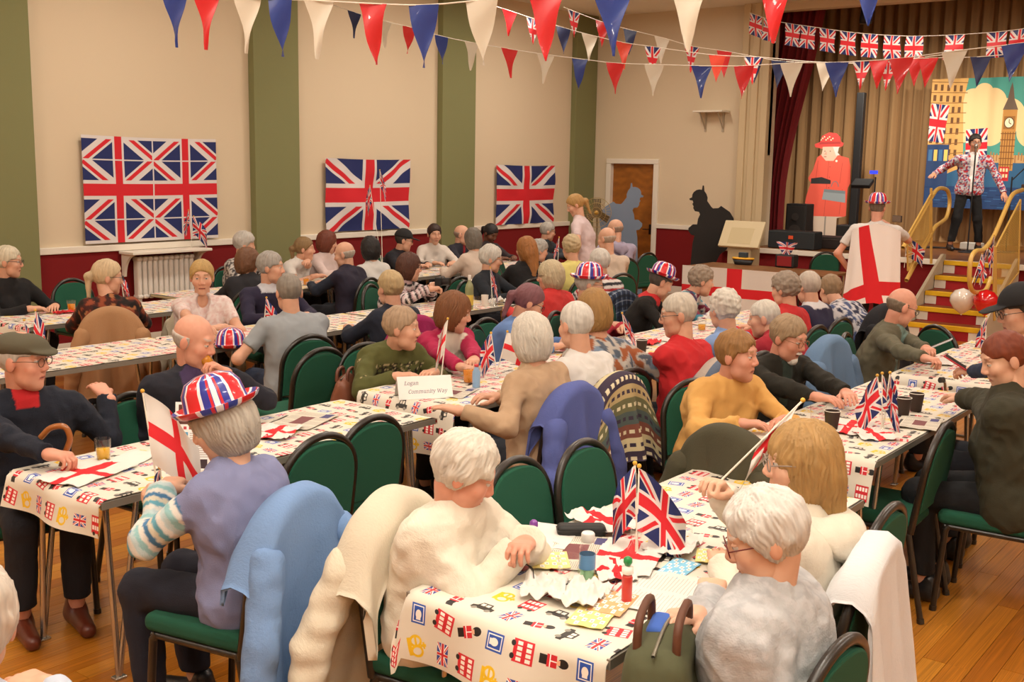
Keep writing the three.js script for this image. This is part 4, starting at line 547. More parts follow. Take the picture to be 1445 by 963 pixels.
table(4.25, -8.48, -7.78, 1.83, 'folding table beside the woman in the black jumper', 'printed cover on the black-jumper woman\'s table', .16);
table(6.1, -8.98, -8.28, 1.83, 'folding table beside the bald man in a gilet', 'printed cover on the gilet man\'s table', 0, .04);
table(7.95, -8.98, -8.28, 1.83, 'folding table beside the man in a black cap', 'printed cover on the black-cap man\'s table', 0, .04);
table(9.8, -8.98, -8.28, 1.83, 'folding table beside the standing woman', 'printed cover on the standing woman\'s table', 0, .1);
// ------------------------------------------------------------ people
const CR = '#e9c3ab', PK = '#dc9f86', FAIR = '#e2b498';
const people = [
  { p: [12, 370], z: -8.7, yaw: 8, look: 48, nod: 4, sex: 'f', fat: 1.12, hair: '#e6dbc0', hairStyle: 'short', glasses: true, top: { c: '#131215' }, who: 'the woman in a black jumper', label: 'white-haired woman in black jumper and dark glasses by the pilaster', lh: [78, 432, 'h', .79], rh: [40, 436, 'h', .79], q: 1 },
  { p: [152, 392], z: -7.3, yaw: 150, look: 66, nod: 6, sex: 'f', hair: '#e3c9a0', hairStyle: 'tail', glasses: true, top: { c: '#4a1c14', pat: 'floral', x: ['#9a4a2c', '#1f1512', '#b8784a'] }, who: 'the woman in a brown floral top', label: 'woman with blonde ponytail in rust floral blouse, seen from behind', q: 1 },
  { p: [285, 392], z: -6.78, yaw: -32, look: -38, nod: 6, sex: 'f', old: 0, hair: '#d3ae6c', hairStyle: 'tail', hsd: 3, brow: '#8a6a42', top: { c: '#f0dad6', pat: 'fine', x: ['#f7ebe8', '#e6c4c0'], sleeve: 'short', v: .42 }, who: 'the woman in the lace top', label: 'blonde woman in pale pink lace top looking toward camera', rh: [296, 472, 'h', .8], lh: [312, 462, 'h', .8], q: 1 },
  { p: [274, 482], z: -4.4, yaw: -8, look: 26, nod: 16, sex: 'm', fat: 1.1, skin: PK, hair: '#cfc5bb', hairStyle: 'bald', top: { c: '#20222f', pat: 'open', x: ['#4a3a63'], w: .075 }, who: 'the man drinking juice', label: 'balding man in navy jacket drinking from a glass of orange juice', lh: [322, 528, 'z', -4.22], lp: 'grip', lfree: 1, rh: [262, 572, 'h', .8], q: 2 },
  { p: [32, 510], z: -4.5, yaw: -16, look: 32, nod: 2, sex: 'm', fat: 1.12, skin: PK, hair: '#d6d0c8', hairStyle: 'crop', hat: 'flat', glasses: '#6b4a34', top: { c: '#1b2130', open: ['#b32025', .045, .97], fluff: 1 }, bottom: '#1a1c26', shoe: '#5c2514', who: 'the man in the flat cap', label: 'old man in tweed flat cap and navy fleece with walking stick', lh: [150, 558, 'z', -4.58], lp: 'relax', rh: [70, 642, 'z', -4.1], rp: 'grip', q: 2 },
  { p: [312, 598], z: -3.0, lean: 11, yaw: 192, look: 216, nod: 24, sex: 'f', skin: FAIR, hair: '#c9c1b4', hairStyle: 'bob', hat: 'bowler', top: { c: '#8d93bd', pat: 'sleevestripe', x: ['#cfe6ea', '#f2f0ea', '#6fb6cc', '#e8e2cc', '#4f86b4', '#f2f0ea', '#9fd2d6'] }, bottom: '#1e2233', shoe: '#16161a', who: 'the bowler-hatted woman in lilac gilet', label: 'woman in Union flag bowler hat, lilac gilet and striped sleeves', rh: [246, 688, 'h', .84], lh: [232, 692, 'h', .86], lp: 'grip', rp: 'grip', q: 2 },
  { p: [382, 378], z: -6.95, yaw: -12, look: 38, nod: 4, sex: 'm', hair: '#b5b0a8', hairStyle: 'short', top: { c: '#28223f', pat: 'collar', x: ['#d8dbe4'] }, who: 'the grey-haired man in a purple jumper', label: 'grey-haired man in dark purple jumper with checked collar', q: 1 },
  { p: [408, 414], z: -5.62, yaw: 168, look: 150, nod: 10, sex: 'm', fat: 1.22, hair: '#9d9488', hairStyle: 'crop', top: { c: '#a5acb2', sleeve: 'short' }, bottom: '#2b3a55', who: 'the man in a grey T-shirt', label: 'broad man in grey T-shirt with his back to camera', lh: [352, 484, 'h', .8], q: 1 },
  { p: [345, 345], z: -9.2, yaw: 10, look: 60, sex: 'f', hair: '#d3cdc4', hairStyle: 'fluffy', top: { c: '#cfc9c2', pat: 'fine', x: ['#3a3438', '#cfc9c2'] }, who: 'the white-haired woman below the pilaster', label: 'white-haired woman in pale patterned top below the green pilaster' },
  { p: [350, 370], z: -8.0, yaw: 150, look: 80, nod: 12, sex: 'f', hair: '#7d5233', hairStyle: 'bob', top: { c: '#25242a' }, who: 'the brown-haired woman in a black coat', label: 'woman with brown bob in black coat resting chin on hand' },
  { p: [430, 352], z: -9.05, yaw: 15, look: 45, nod: 2, sex: 'f', old: 0, hair: '#9a7a4e', hairStyle: 'tail', hsd: 5, top: { c: '#ece8e2', sleeve: 'short', pat: 'logo', x: ['#d85a2c'] }, who: 'the woman with a black lanyard', label: 'woman in white polo shirt with tied-back hair and black lanyard', lh: [442, 358, 'z', -8.15] },
  { p: [462, 342], z: -9.2, yaw: 10, look: 55, sex: 'f', hair: '#7c3a22', hairStyle: 'bob', hsd: 2, top: { c: '#e8d3cf' }, who: 'the auburn-haired woman', label: 'auburn-haired woman in pale pink top beside lanyard woman' },
  { p: [486, 360], z: -7.95, yaw: 190, look: 205, nod: 14, sex: 'm', fat: 1.15, hair: '#cfc2b4', hairStyle: 'bald', top: { c: '#2a2438', pat: 'vest', x: ['#20283a'] }, who: 'the bald man in a gilet', label: 'bald man in dark purple gilet seen from behind' },
  { p: [522, 352], z: -7.98, yaw: 175, look: 160, nod: 12, sex: 'f', old: 0, hair: '#1d1818', hairStyle: 'bob', hsd: 4, top: { c: '#eceae6' }, who: 'the black-haired woman in white', label: 'black-haired woman in white blouse with her back turned' },
  { p: [570, 340], z: -9.15, yaw: 15, look: 48, sex: 'm', fat: 1.15, hair: '#3a3430', hairStyle: 'crop', hat: 'cap', glasses: true, top: { c: '#1e1e28' }, who: 'the man in a black cap by the wall', label: 'man in black baseball cap and dark jumper below flag' },
  { p: [613, 331], z: -9.25, yaw: -28, look: -30, nod: 8, sex: 'f', old: 0, hair: '#3b2219', hairStyle: 'tail', hsd: 7, top: { c: '#e6dcd2' }, who: 'the dark-haired woman in cream polo', label: 'dark-haired woman in cream polo shirt facing the room' },
  { p: [578, 377], z: -6.85, yaw: 20, look: 44, nod: 6, sex: 'f', hair: '#5b3220', hairStyle: 'bob', hsd: 6, glasses: true, top: { c: '#d9b9bd', pat: 'stripe', x: ['#efe4e4', '#2a2528'] }, who: 'the woman holding a camera', label: 'brown-haired woman in striped pink shirt holding a black camera', lh: [612, 402, 'z', -6.6], rh: [606, 408, 'z', -6.5], lp: 'grip', rp: 'grip', q: 1 },
  { p: [551, 408], z: -5.5, yaw: 172, look: 165, nod: 8, sex: 'f', fat: 1.1, hair: '#d2b787', hairStyle: 'short', hsd: 2, top: { c: '#1c2436' }, who: 'the blond woman in navy', label: 'short blond-haired woman in navy top seen from behind', q: 1 },
  { p: [567, 464], z: -4.42, yaw: -18, look: 32, nod: 4, sex: 'f', fat: 1.1, hair: '#bfa283', hairStyle: 'short', hsd: 4, top: { c: '#5f6130', pat: 'sequin', x: ['#221c12', '#c9b88a'] }, who: 'the woman in a sequinned top', label: 'woman in olive top with dark sequins and pearl earring', q: 2 },
  { p: [641, 441], z: -4.5, yaw: -12, look: 36, nod: 14, sex: 'f', hair: '#8e5a32', hairStyle: 'bob', hsd: 8, top: { c: '#c02355', pat: 'open', x: ['#e6dccb'], w: .1 }, who: 'the woman in a pink cardigan', label: 'brown-bobbed woman in bright pink cardigan over cream blouse', lh: [676, 522, 'h', .8], rh: [652, 520, 'h', .8], q: 2 },
  { p: [652, 332], z: -9.25, yaw: 10, look: 30, sex: 'm', hair: '#a08c7c', hairStyle: 'bald', top: { c: '#2b2b38', pat: 'open', x: ['#b02a33'], w: .02 }, who: 'the man with a red lanyard', label: 'balding man with red lanyard over dark jacket by wall' },
  { p: [667, 338], z: -8.0, yaw: 178, look: 160, sex: 'f', fat: 1.12, hair: '#7d756a', hairStyle: 'bob', hsd: 1, top: { c: '#e0cdbd' }, who: 'the grey-bobbed woman in cream', label: 'grey-bobbed woman in cream top with her back turned' },
  { p: [692, 330], z: -9.2, yaw: -5, look: 0, nod: 30, sex: 'f', old: 0, skin: '#6d4631', hair: '#1a1516', hairStyle: 'tail', hsd: 9, top: { c: '#3a2f33' }, who: 'the black-haired woman looking down', label: 'black-haired woman looking down beside the red lanyard man' },
  { p: [693, 366], z: -6.55, yaw: 12, look: 44, sex: 'f', hair: '#e2ddd2', hairStyle: 'fluffy', hsd: 2, glasses: '#6a625a', top: { c: '#1f2630' }, who: 'the white-haired woman in a dark jacket', label: 'white-haired woman in dark navy jacket behind the wine bottle', q: 1 },
  { p: [742, 352], z: -6.75, yaw: 150, look: 175, nod: 6, sex: 'f', old: 0, hair: '#b5763a', hairStyle: 'long', top: { c: '#141215' }, who: 'the long-haired woman in black', label: 'woman in black with long straight strawberry-blonde hair' },
  { p: [773, 327], z: -9.0, yaw: 10, look: 50, sex: 'm', hair: '#c4beb4', hairStyle: 'short', hsd: 6, glasses: true, top: { c: '#3a4048' }, who: 'the grey man at the far table', label: 'grey-haired man in glasses and dark shirt under far flag' },
  { p: [761, 354], z: -7.72, yaw: 20, look: 60, sex: 'f', hair: '#b9b4ac', hairStyle: 'curly', top: { c: '#32383c' }, who: 'the grey curly woman in dark green', label: 'grey curly-haired woman in dark top beside long-haired woman' },
  { p: [806, 350], z: -6.5, yaw: 160, look: 150, sex: 'f', fat: 1.1, hair: '#dcc59a', hairStyle: 'curly', hsd: 3, top: { c: '#ecdf86' }, who: 'the woman in yellow', label: 'blonde curly-haired woman in pale yellow top seen from behind' },
  { p: [856, 338], z: -6.45, yaw: 160, look: 175, sex: 'm', hair: '#cdb8a6', hairStyle: 'bald', top: { c: '#d9c4b0' }, who: 'the bald man in beige', label: 'bald man in beige jumper with back to camera' },
  { p: [868, 324], z: -7.5, yaw: 150, look: 190, sex: 'm', fat: 1.1, hair: '#b09a86', hairStyle: 'bald', hsd: 2, top: { c: '#b3abc4', hood: 1 }, who: 'the man in a lavender hoodie', label: 'balding man in lavender hooded sweatshirt near the door' },
  { p: [776, 390], z: -5.3, yaw: 178, look: 205, nod: 6, sex: 'f', fat: 1.1, hair: '#d9c7a2', hairStyle: 'bob', hsd: 12, glasses: true, top: { c: '#d23330' }, who: 'the blonde woman in red', label: 'blonde woman in glasses and plain red top facing away', q: 1 },
  { p: [832, 402], z: -4.62, yaw: 12, look: 40, nod: 8, sex: 'f', hair: '#cfc9bd', hairStyle: 'short', hsd: 3, hat: 'bowler', glasses: true, top: { c: '#c8394a', pat: 'open', x: ['#31405f'], w: .07 }, who: 'the bowler-hatted woman in red cardigan', label: 'grey-haired woman in Union flag bowler hat and red cardigan', lh: [880, 462, 'h', .8], rh: [862, 460, 'h', .8], q: 1 },
  { p: [846, 372], z: -5.35, yaw: 165, look: 150, sex: 'f', fat: 1.15, hair: '#e6e0d6', hairStyle: 'short', hsd: 9, top: { c: '#22222c', pat: 'stripe', x: ['#e6e0dc', '#b52a30', '#e6e0dc'] }, who: 'the person in a striped jumper', label: 'white-haired person in black, white and red striped jumper', q: 1 },
  { p: [746, 428], z: -4.5, yaw: 20, look: 52, nod: 26, sex: 'f', old: 0, fat: 1.18, hair: '#8d5a62', hairStyle: 'tail', hsd: 11, glasses: true, top: { c: '#6f93cf' }, who: 'the woman with pink ponytail', label: 'woman with mauve-pink ponytail and glasses in light blue top', q: 1 },
  { p: [932, 399], z: -4.6, yaw: 25, look: 52, nod: 26, sex: 'm', fat: 1.1, hair: '#5c544c', hairStyle: 'crop', hat: 'bowler', top: { c: '#191614', pat: 'collar', x: ['#d22a2e'] }, who: 'the bowler-hatted man in black', label: 'man in Union flag bowler hat and black jacket with red collar', q: 1 },
  { p: [748, 478], z: -3.3, yaw: 178, look: 168, nod: 10, sex: 'f', fat: 1.15, hair: '#eee7da', hairStyle: 'bob', hsd: 14, top: { c: '#c9a988' }, bottom: '#39414e', who: 'the woman in a camel jumper', label: 'white-haired woman in camel jumper with her back to camera', lh: [650, 580, 'h', .82], rh: [700, 560, 'h', .8], lp: 'flat', q: 2 },
  { p: [813, 460], z: -3.28, yaw: 176, look: 160, nod: 8, sex: 'f', fat: 1.12, hair: '#f0ebe2', hairStyle: 'crop', hsd: 3, top: { c: '#f1efec', sleeve: 'short' }, bottom: '#c8b698', who: 'the woman in a white T-shirt', label: 'white-haired person in plain white T-shirt seen from behind', q: 2 },
  { p: [838, 440], z: -3.45, yaw: 172, look: 150, nod: 12, sex: 'f', fat: 1.2, hair: '#b58a4e', hairStyle: 'bob', hsd: 15, top: { c: '#cfc9c0', pat: 'floral', x: ['#5f6a7a', '#b0653c', '#8aa0b8'] }, bottom: '#c9c2b8', who: 'the woman in a floral dress', label: 'light-brown-haired woman in grey and rust floral dress', rh: [905, 520, 'h', .8], q: 1 },
  { p: [990, 397], z: -4.5, yaw: 20, look: 44, nod: 10, sex: 'f', fat: 1.1, hair: '#a89682', hairStyle: 'curly', hsd: 5, top: { c: '#e6e0da', pat: 'floral', x: ['#8a2a44', '#4a93a8', '#5a4a78'] }, who: 'the woman in a bright floral blouse', label: 'grey curly-haired woman in white floral blouse by the flag table', q: 1 },
  { p: [957, 445], z: -3.1, yaw: 178, look: 212, nod: 10, sex: 'm', fat: 1.12, hair: '#e3dacb', hairStyle: 'crop', hsd: 5, glasses: '#1d1a1a', top: { c: '#d8262c' }, who: 'the man in a red shirt', label: 'white-haired man in dark glasses and bright red sweatshirt', lh: [915, 508, 'h', .8], q: 2 },
  { p: [1022, 438], z: -3.15, yaw: 176, look: 150, sex: 'f', fat: 1.1, hair: '#f1ece0', hairStyle: 'curly', hsd: 6, top: { c: '#8fb0e6' }, who: 'the woman in light blue', label: 'white curly-haired woman in light blue top seen from behind', q: 1 },
  { p: [1078, 450], z: -3.18, yaw: 170, look: 195, sex: 'm', hair: '#ece5d8', hairStyle: 'crop', hsd: 7, top: { c: '#b02334' }, who: 'the white-haired man in crimson', label: 'white-haired man in crimson jumper next to light blue woman', q: 1 },
  { p: [1108, 409], z: -3.35, yaw: 175, look: 170, sex: 'f', hair: '#ab9a88', hairStyle: 'curly', hsd: 7, top: { c: '#cf2a2c' }, who: 'the grey curly woman in red', label: 'grey curly-haired woman in red top with back to camera', q: 1 },
  { p: [1141, 406], z: -3.4, yaw: 172, look: 150, sex: 'm', hair: '#d8cabb', hairStyle: 'crop', hsd: 8, top: { c: '#2b2747', pat: 'collar', x: ['#e4e2e6'] }, who: 'the man in a navy suit', label: 'white-haired man in navy suit jacket with white collar' },
  { p: [1172, 410], z: -3.5, yaw: 168, look: 140, nod: 22, sex: 'f', fat: 1.15, hair: '#a88a68', hairStyle: 'short', hsd: 10, top: { c: '#dddbe0', pat: 'floral', x: ['#2a2c4a', '#4a5a86', '#dddbe0'] }, who: 'the woman in a navy leaf blouse', label: 'woman in white blouse with navy leaves leaning forward' },
  { p: [1040, 503], z: -2.42, yaw: -30, look: 4, nod: 2, sex: 'f', fat: 1.08, skin: PK, hair: '#a87a44', hairStyle: 'short', hsd: 11, top: { c: '#efb868' }, bottom: '#3a4048', who: 'the woman in a yellow jumper', label: 'short-haired woman in golden yellow jumper looking right', q: 2 },
  { p: [1112, 478], z: -2.48, yaw: -22, look: -6, nod: 16, sex: 'm', fat: 1.2, skin: PK, hair: '#b59a78', hairStyle: 'short', hsd: 13, brow: '#a8947c', beard: 1, glasses: '#8a5a34', top: { c: '#242219', pat: 'open', x: ['#37463f'], w: .04 }, who: 'the bearded man', label: 'man with white goatee and glasses in dark green fleece', lh: [1225, 572, 'h', .8], rh: [1200, 578, 'h', .8], q: 2 },
  { p: [1272, 434], z: -2.42, lean: 16, yaw: 8, look: 44, nod: 22, sex: 'm', fat: 1.15, skin: PK, hair: '#8a7a66', hairStyle: 'bald', hsd: 5, glasses: '#2b2a2c', top: { c: '#6a6652', pat: 'open', x: ['#7f9a92'], w: .05 }, who: 'the man texting', label: 'balding man in grey-green jacket reading a pale phone', lh: [1334, 506, 'h', .84], rh: [1318, 512, 'h', .84], lp: 'grip', rp: 'grip', q: 2 },
  { p: [1418, 508], z: -1.22, yaw: 184, look: 214, nod: 22, sex: 'f', fat: 1.2, skin: FAIR, hair: '#8a3e1f', hairStyle: 'crop', hsd: 9, top: { c: '#3a3826', chunk: .015 }, bottom: '#15161a', who: 'the ginger person in an olive coat', label: 'person with cropped ginger hair in dark olive coat', rh: [1338, 560, 'h', .82], lh: [1372, 568, 'h', .82], q: 2 },
  { p: [1440, 440], z: -1.32, yaw: 186, look: 212, nod: 14, sex: 'm', hair: '#3a332c', hairStyle: 'crop', hat: 'cap', glasses: true, top: { c: '#2b3650' }, who: 'the capped man with a red phone', label: 'man in black cap and glasses holding a red phone', rh: [1368, 524, 'h', .86], lh: [1392, 520, 'h', .86], lp: 'grip', rp: 'grip', q: 1 },
  { p: [655, 668], z: -2.14, yaw: 8, look: 38, nod: 26, lean: 9, hs: .97, sex: 'f', fat: 1.07, skin: PK, hair: '#f0e8da', hairStyle: 'fluffy', hsd: 16, top: { c: '#f3ead8', fluff: 1, chunk: .008 }, bottom: '#22355c', who: 'the woman in the white jumper', label: 'white-haired woman in chunky cream jumper leaning over the table', lh: [742, 766, 'h', .84], rh: [722, 780, 'h', .82], lp: 'grip', rp: 'grip', q: 2 },
  { p: [1130, 654], z: -1.27, lean: 4, yaw: 186, look: 216, nod: 4, sex: 'f', old: 0, fat: 1.05, skin: FAIR, hair: '#c39a5e', hairStyle: 'long', hsd: 4, glasses: '#8d8078', brow: '#9a7646', top: { c: '#f0e9d8', fluff: 1, chunk: .006, hood: 1 }, bottom: '#2a2c38', who: 'the blonde woman in a cream hoodie', label: 'blonde woman with fringe in cream hooded top holding a flag', rh: [1020, 696, 'h', .98], rp: 'grip', rfree: 1, lh: [1020, 800, 'h', .8], lp: 'flat', q: 2 },
  { p: [1080, 760], z: -1.1, lean: 3, yaw: 178, look: 212, nod: 20, hs: .95, sex: 'f', fat: 1.1, skin: FAIR, hair: '#efece6', hairStyle: 'fluffy', hsd: 18, glasses: '#6a1d1c', top: { c: '#c3c5c8', pat: 'fine', x: ['#cccdd0', '#babcc0'], fluff: 1, chunk: .008 }, bottom: '#2a2c38', who: 'the woman in a grey fleece', label: 'white-haired woman in red glasses and marled grey fleece', rh: [985, 868, 'h', .84], lh: [1000, 840, 'h', .82], q: 2 },
];
for (const s of people) {
  person(s);
  const bk = s.f.clone().multiplyScalar(.075);
  const row = Math.abs(Math.abs(((s.yaw + 540) % 360) - 180)) < 90 ? s.yaw : s.yaw;
  s.ch = chair(s.pos.x + bk.x, s.pos.z + bk.z, s.yaw, 'green banquet chair under ' + s.who);
}
// standing people
const singer = person({ p: [1376, 202], x: 17.0, base: STAGE_H, stand: 1, yaw: -62, look: -60, nod: 4, sex: 'm', old: 0, hair: '#2a1c14', hairStyle: 'short', hsd: 20, glasses: '#15110f', skin: '#c88f70', spread: .09, top: { c: '#d2cfd4', pat: 'fine', x: ['#c22b34', '#3a3c78'], hem: -.16, name: 'jacket', open: ['#e8e4e0', .05, 0] }, bottom: '#0e0d0f', lh: [1420, 280, 'x', 17.0], rh: [1318, 246, 'x', 16.8], lfree: 1, rfree: 1, lp: 'flat', rp: 'flat', who: 'the singer', label: 'singer with arms outspread in red, white and blue patterned jacket', q: 1 });
person({ p: [812, 290], x: 11.0, stand: 1, lean: 14, yaw: 200, look: 215, nod: 26, sex: 'f', old: 0, hair: '#c79a58', hairStyle: 'tail', hsd: 22, top: { c: '#e8d4d6', sleeve: 'short' }, bottom: '#a8b4c4', who: 'the standing woman', label: 'standing woman with blonde ponytail in pale pink T-shirt', rh: [805, 345, 'x', 10.7], q: 1 });
const cape = { p: [1238, 294], x: 12.2, stand: 1, yaw: 112, look: 100, nod: 6, sex: 'm', fat: 1.22, hair: '#8a7a6a', hairStyle: 'crop', hat: 'bowler', skin: PK, top: { c: '#e4ddd8', sleeve: 'short' }, bottom: '#2a2c33', who: 'the man in a flag cape', label: 'standing man in bowler hat wearing St George flag as cape', rh: [1254, 318, 'x', 12.5], rp: 'grip', rfree: 1, q: 1 };
person(cape);
{ // the flag worn as a cape
  const o = cape.o, g = sheet((u, v) => { const an = (u - .5) * 2.7, t = 1 - v, r = .2 + .05 * t + .012 * Math.sin(u * 26) * t, y = 1.42 - t * .86 + .02 * Math.cos(an * 2) - .05 * Math.abs(u - .5) * 2; return V3(Math.sin(an) * (r + .06), y, -Math.cos(an) * (r - .01) + .03); }, 40, 20, .003); part(o, 'flag_cape', g, M('#ffffff', .85, { map: canvas(400, 400, (c, w) => { c.fillStyle = '#efe9e6'; c.fillRect(0, 0, w, w); poly(c, [[250, 0], [320, 0], [230, 400], [140, 400]], '#d8202a'); poly(c, [[0, 255], [400, 330], [400, 400], [0, 325]], '#d8202a'); }) }), 'white flag with slanting red cross');
  const ph = thing('phone', 'dark phone held up by the man in a flag cape', 'phone', null, atX(1266, 309, 12.6)); part(ph, 'case', box(.012, .075, .15, 0, 0, 0, .005), black); part(ph, 'screen', box(.002, .066, .136, -.0072, 0, 0), M('#7a6a5c', .3)); ph.rotation.y = -30 * DEG;
}
// someone at the bottom corner of the picture
person({ p: [-48, 885], h: 1.1, yaw: 150, look: 150, nod: 0, sex: 'f', hair: '#e2d6c8', hairStyle: 'fluffy', hsd: 24, top: { c: '#c9d2e4' }, who: 'the woman at the bottom corner', label: 'white-haired woman in pale blue facing the flat-cap table from the open floor', q: 1 });
// ------------------------------------------------------------ chairs without a sitter
for (const [px, py, yaw, label] of [[182, 556, 4, 'empty green banquet chair under the flat-cap man\'s outstretched hand'], [455, 614, 180, 'empty green banquet chair next to the blue fleece'], [528, 588, 180, 'empty green banquet chair behind the name card table end'], [726, 648, 0, 'empty green banquet chair right behind the white-jumper woman'], [822, 623, 0, 'empty green banquet chair between camel jumper woman and flag cup'], [455, 492, 176, 'empty green banquet chair behind the grey T-shirt man'], [1258, 714, 180, 'empty green banquet chair behind the hanging white coat'], [1336, 598, 182, 'empty green banquet chair pulled up to the bearded man\'s table'], [1322, 460, 60, 'empty green banquet chair before the stage steps'], [100, 394, 0, 'empty green banquet chair against the red wall'], [685, 450, 0, 'empty green banquet chair beside the pink cardigan woman'], [650, 391, 176, 'empty green banquet chair left of the wine bottle'], [915, 357, 168, 'empty green banquet chair near the wooden door'], [1166, 356, 130, 'empty green banquet chair by the display table']]) {
  const f = V3(Math.sin(yaw * DEG), 0, Math.cos(yaw * DEG)), q = at(px, py, .88).addScaledVector(f, .26); chair(q.x, q.z, yaw, label);
}
// ------------------------------------------------------------ coats hung on chairs
const coatMats = {};
function coat(ch, name, label, c, o = {}) {
  const t = thing(name, label, 'coat', null, ch.position); t.rotation.y = ch.rotation.y; const m = o.mat || (coatMats[c] || (coatMats[c] = M(new THREE.Color(c).multiplyScalar(.8), .9, { bumpMap: fluff, bumpScale: .0015 })));
  const fr = o.front ?? .3, bk = o.back ?? .6, wt = o.w ?? .3, fl = o.flare ?? .35, ph = o.ph ?? 0, tot = fr + bk, sk = o.skew || 0;
  const g = sheet((u, v) => { const w = v * tot - fr, x0 = (u - .5) * 2 * wt, arch = .7 + .215 * Math.sqrt(Math.max(0, 1 - (Math.min(Math.abs(x0), .2) / .225) ** 2)) - Math.max(0, Math.abs(x0) - .2) * .9; let y, z, x = Math.sign(x0) * (Math.min(Math.abs(x0), .2) + Math.max(0, Math.abs(x0) - .2) * .45); const ex = Math.max(0, Math.abs(x0) - .2); const bz = yy => -.2 - (yy - .46) * .15;
    if (w < -.04) { y = arch + (w + .04); z = bz(y) + .055 + .01 * Math.sin(u * 16 + ph); } else if (w < .04) { const an = (w + .04) / .08 * Math.PI; y = arch + .028 * Math.sin(an); z = bz(arch) + .05 * Math.cos(an); } else { const d = w - .04, k = d / bk; y = arch - d * (1 - .04 * Math.sin(u * 9)); z = bz(.88) - .05 - .06 * k - .045 * k * Math.sin(u * 15 + ph + .9 * Math.sin(d * 4)) - .024 * k * Math.sin(u * 31 + ph * 2 + d * 3); x = x * (1 + fl * k) + (x0 - x) * sstep(0, .5, k) + sk * k; y += (o.lop || 0) * k * (u - .5); y = Math.max(y, .03); if (o.quilt) z -= .012 * Math.abs(Math.sin(d * 34)); }
    return V3(x, y, z); }, 40, 34, o.th ?? .014, .9, tot);
  part(t, 'body', g, m);
  if (o.sleeves !== 0) for (const s of [1, -1]) { const a = V3(s * .2, .74, -.3), b = V3(s * .27 + sk * .5, .5, -.34), e = V3(s * (.26 + wt * .2) + sk, Math.max(.08, .72 - bk * .85), -.33), f = blend([cone(a, b, .06, .055), cone(b, e, .055, .045)], .03); part(t, 'sleeve', clothUV(net((x, y, z) => f(x, y, z) - .012 * noise(x * 14, y * 14 + ph, z * 14) - (o.quilt ? .008 * Math.abs(Math.sin(y * 40)) : 0), [Math.min(a.x, e.x) - .15, Math.min(e.y) - .12, -.5], [Math.max(a.x, e.x) + .15, .9, -.1], .013)), m); }
  return t;
}
const who = k => people.find(s => s.who === k).ch;
const plaidTex = canvas(256, 256, (c, w) => { c.fillStyle = '#22304a'; c.fillRect(0, 0, w, w); for (let i = 0; i < 4; i++) { c.fillStyle = 'rgba(200,205,215,.45)'; c.fillRect(i * 64 + 10, 0, 8, w); c.fillRect(0, i * 64 + 10, w, 8); c.fillStyle = 'rgba(20,24,34,.6)'; c.fillRect(i * 64 + 36, 0, 16, w); c.fillRect(0, i * 64 + 36, w, 16); } }); plaidTex.wrapS = plaidTex.wrapT = THREE.RepeatWrapping; plaidTex.repeat.set(3, 3);
const stripeTex = canvas(256, 256, (c, w) => { ['#8fa0b4', '#c9c2b8', '#5c6a80', '#b0a49a', '#7d8ca4', '#d5cfc6', '#66605c', '#9aa8b8'].forEach((k, i) => { c.fillStyle = k; c.fillRect(0, i * 32, w, 32); }); }); stripeTex.wrapS = stripeTex.wrapT = THREE.RepeatWrapping; stripeTex.repeat.set(2, 3);
const tapTex = canvas(256, 256, (c, w) => { ['#6b6a4a', '#b9a578', '#3b3042', '#cfc49c', '#7c4a3c', '#4c5a58'].forEach((k, i) => { c.fillStyle = k; c.fillRect(0, i * 43, w, 43); c.fillStyle = ['#d8cfae', '#3b3042'][i % 2]; for (let x = 0; x < 16; x++) c.fillRect(x * 16 + 3, i * 43 + 14, 9, 12); }); }); tapTex.wrapS = tapTex.wrapT = THREE.RepeatWrapping; tapTex.repeat.set(1, 2.5);
coat(who('the bowler-hatted woman in lilac gilet'), 'fleece_jacket', 'large light blue fleece hung over chair and trailing low', '#7fa3d6', { front: .08, back: .78, w: .37, flare: .3, skew: .04, lop: -.25, ph: 1 });
coat(who('the woman in the white jumper'), 'puffer_coat', 'long cream quilted coat hung on the white-jumper woman\'s chair', '#e6dcc6', { front: .2, back: .84, w: .36, flare: .25, skew: -.1, quilt: 1, ph: 2, th: .03 });
coat(who('the woman in a brown floral top'), 'coat', 'tan-lined beige coat over the floral blouse woman\'s chair', '#b58a62', { front: .3, back: .62, w: .27, ph: 3 });
coat(who('the woman in the lace top'), 'coat', 'pale cream jacket on the lace-top woman\'s chair', '#d6cdb4', { front: .35, back: .5, ph: 4 });
coat(who('the woman in a camel jumper'), 'coat', 'violet-blue jacket hung behind the camel jumper woman', '#5d6ab0', { front: .2, back: .78, w: .28, flare: .25, ph: 5 });
coat(who('the woman in a white T-shirt'), 'shawl', 'tapestry-patterned shawl and bag on white T-shirt chair', '#fff', { front: .2, back: .45, w: .26, mat: M('#ffffff', .9, { map: tapTex }), sleeves: 0, ph: 6 });
coat(who('the man in a red shirt'), 'coat', 'blue and grey striped knit over the red-shirt man\'s chair', '#fff', { front: .2, back: .66, w: .27, mat: M('#ffffff', .95, { map: stripeTex, bumpMap: fluff, bumpScale: .003 }), ph: 7 });
coat(chair(4.38, -1.98, 84, 'green banquet chair at the bearded man\'s table end under olive jacket'), 'coat', 'olive jacket hung on the chair at the table end', '#4a4632', { front: .3, back: .62, w: .24, ph: 8 });
coat(who('the white-haired man in crimson'), 'denim_jacket', 'faded blue denim jacket on the crimson jumper man\'s chair', '#6f8fb4', { front: .25, back: .55, ph: 9 });
coat(who('the woman in a navy leaf blouse'), 'coat', 'black coat hung behind the navy leaf blouse woman', '#1b1b22', { front: .3, back: .6, ph: 10 });
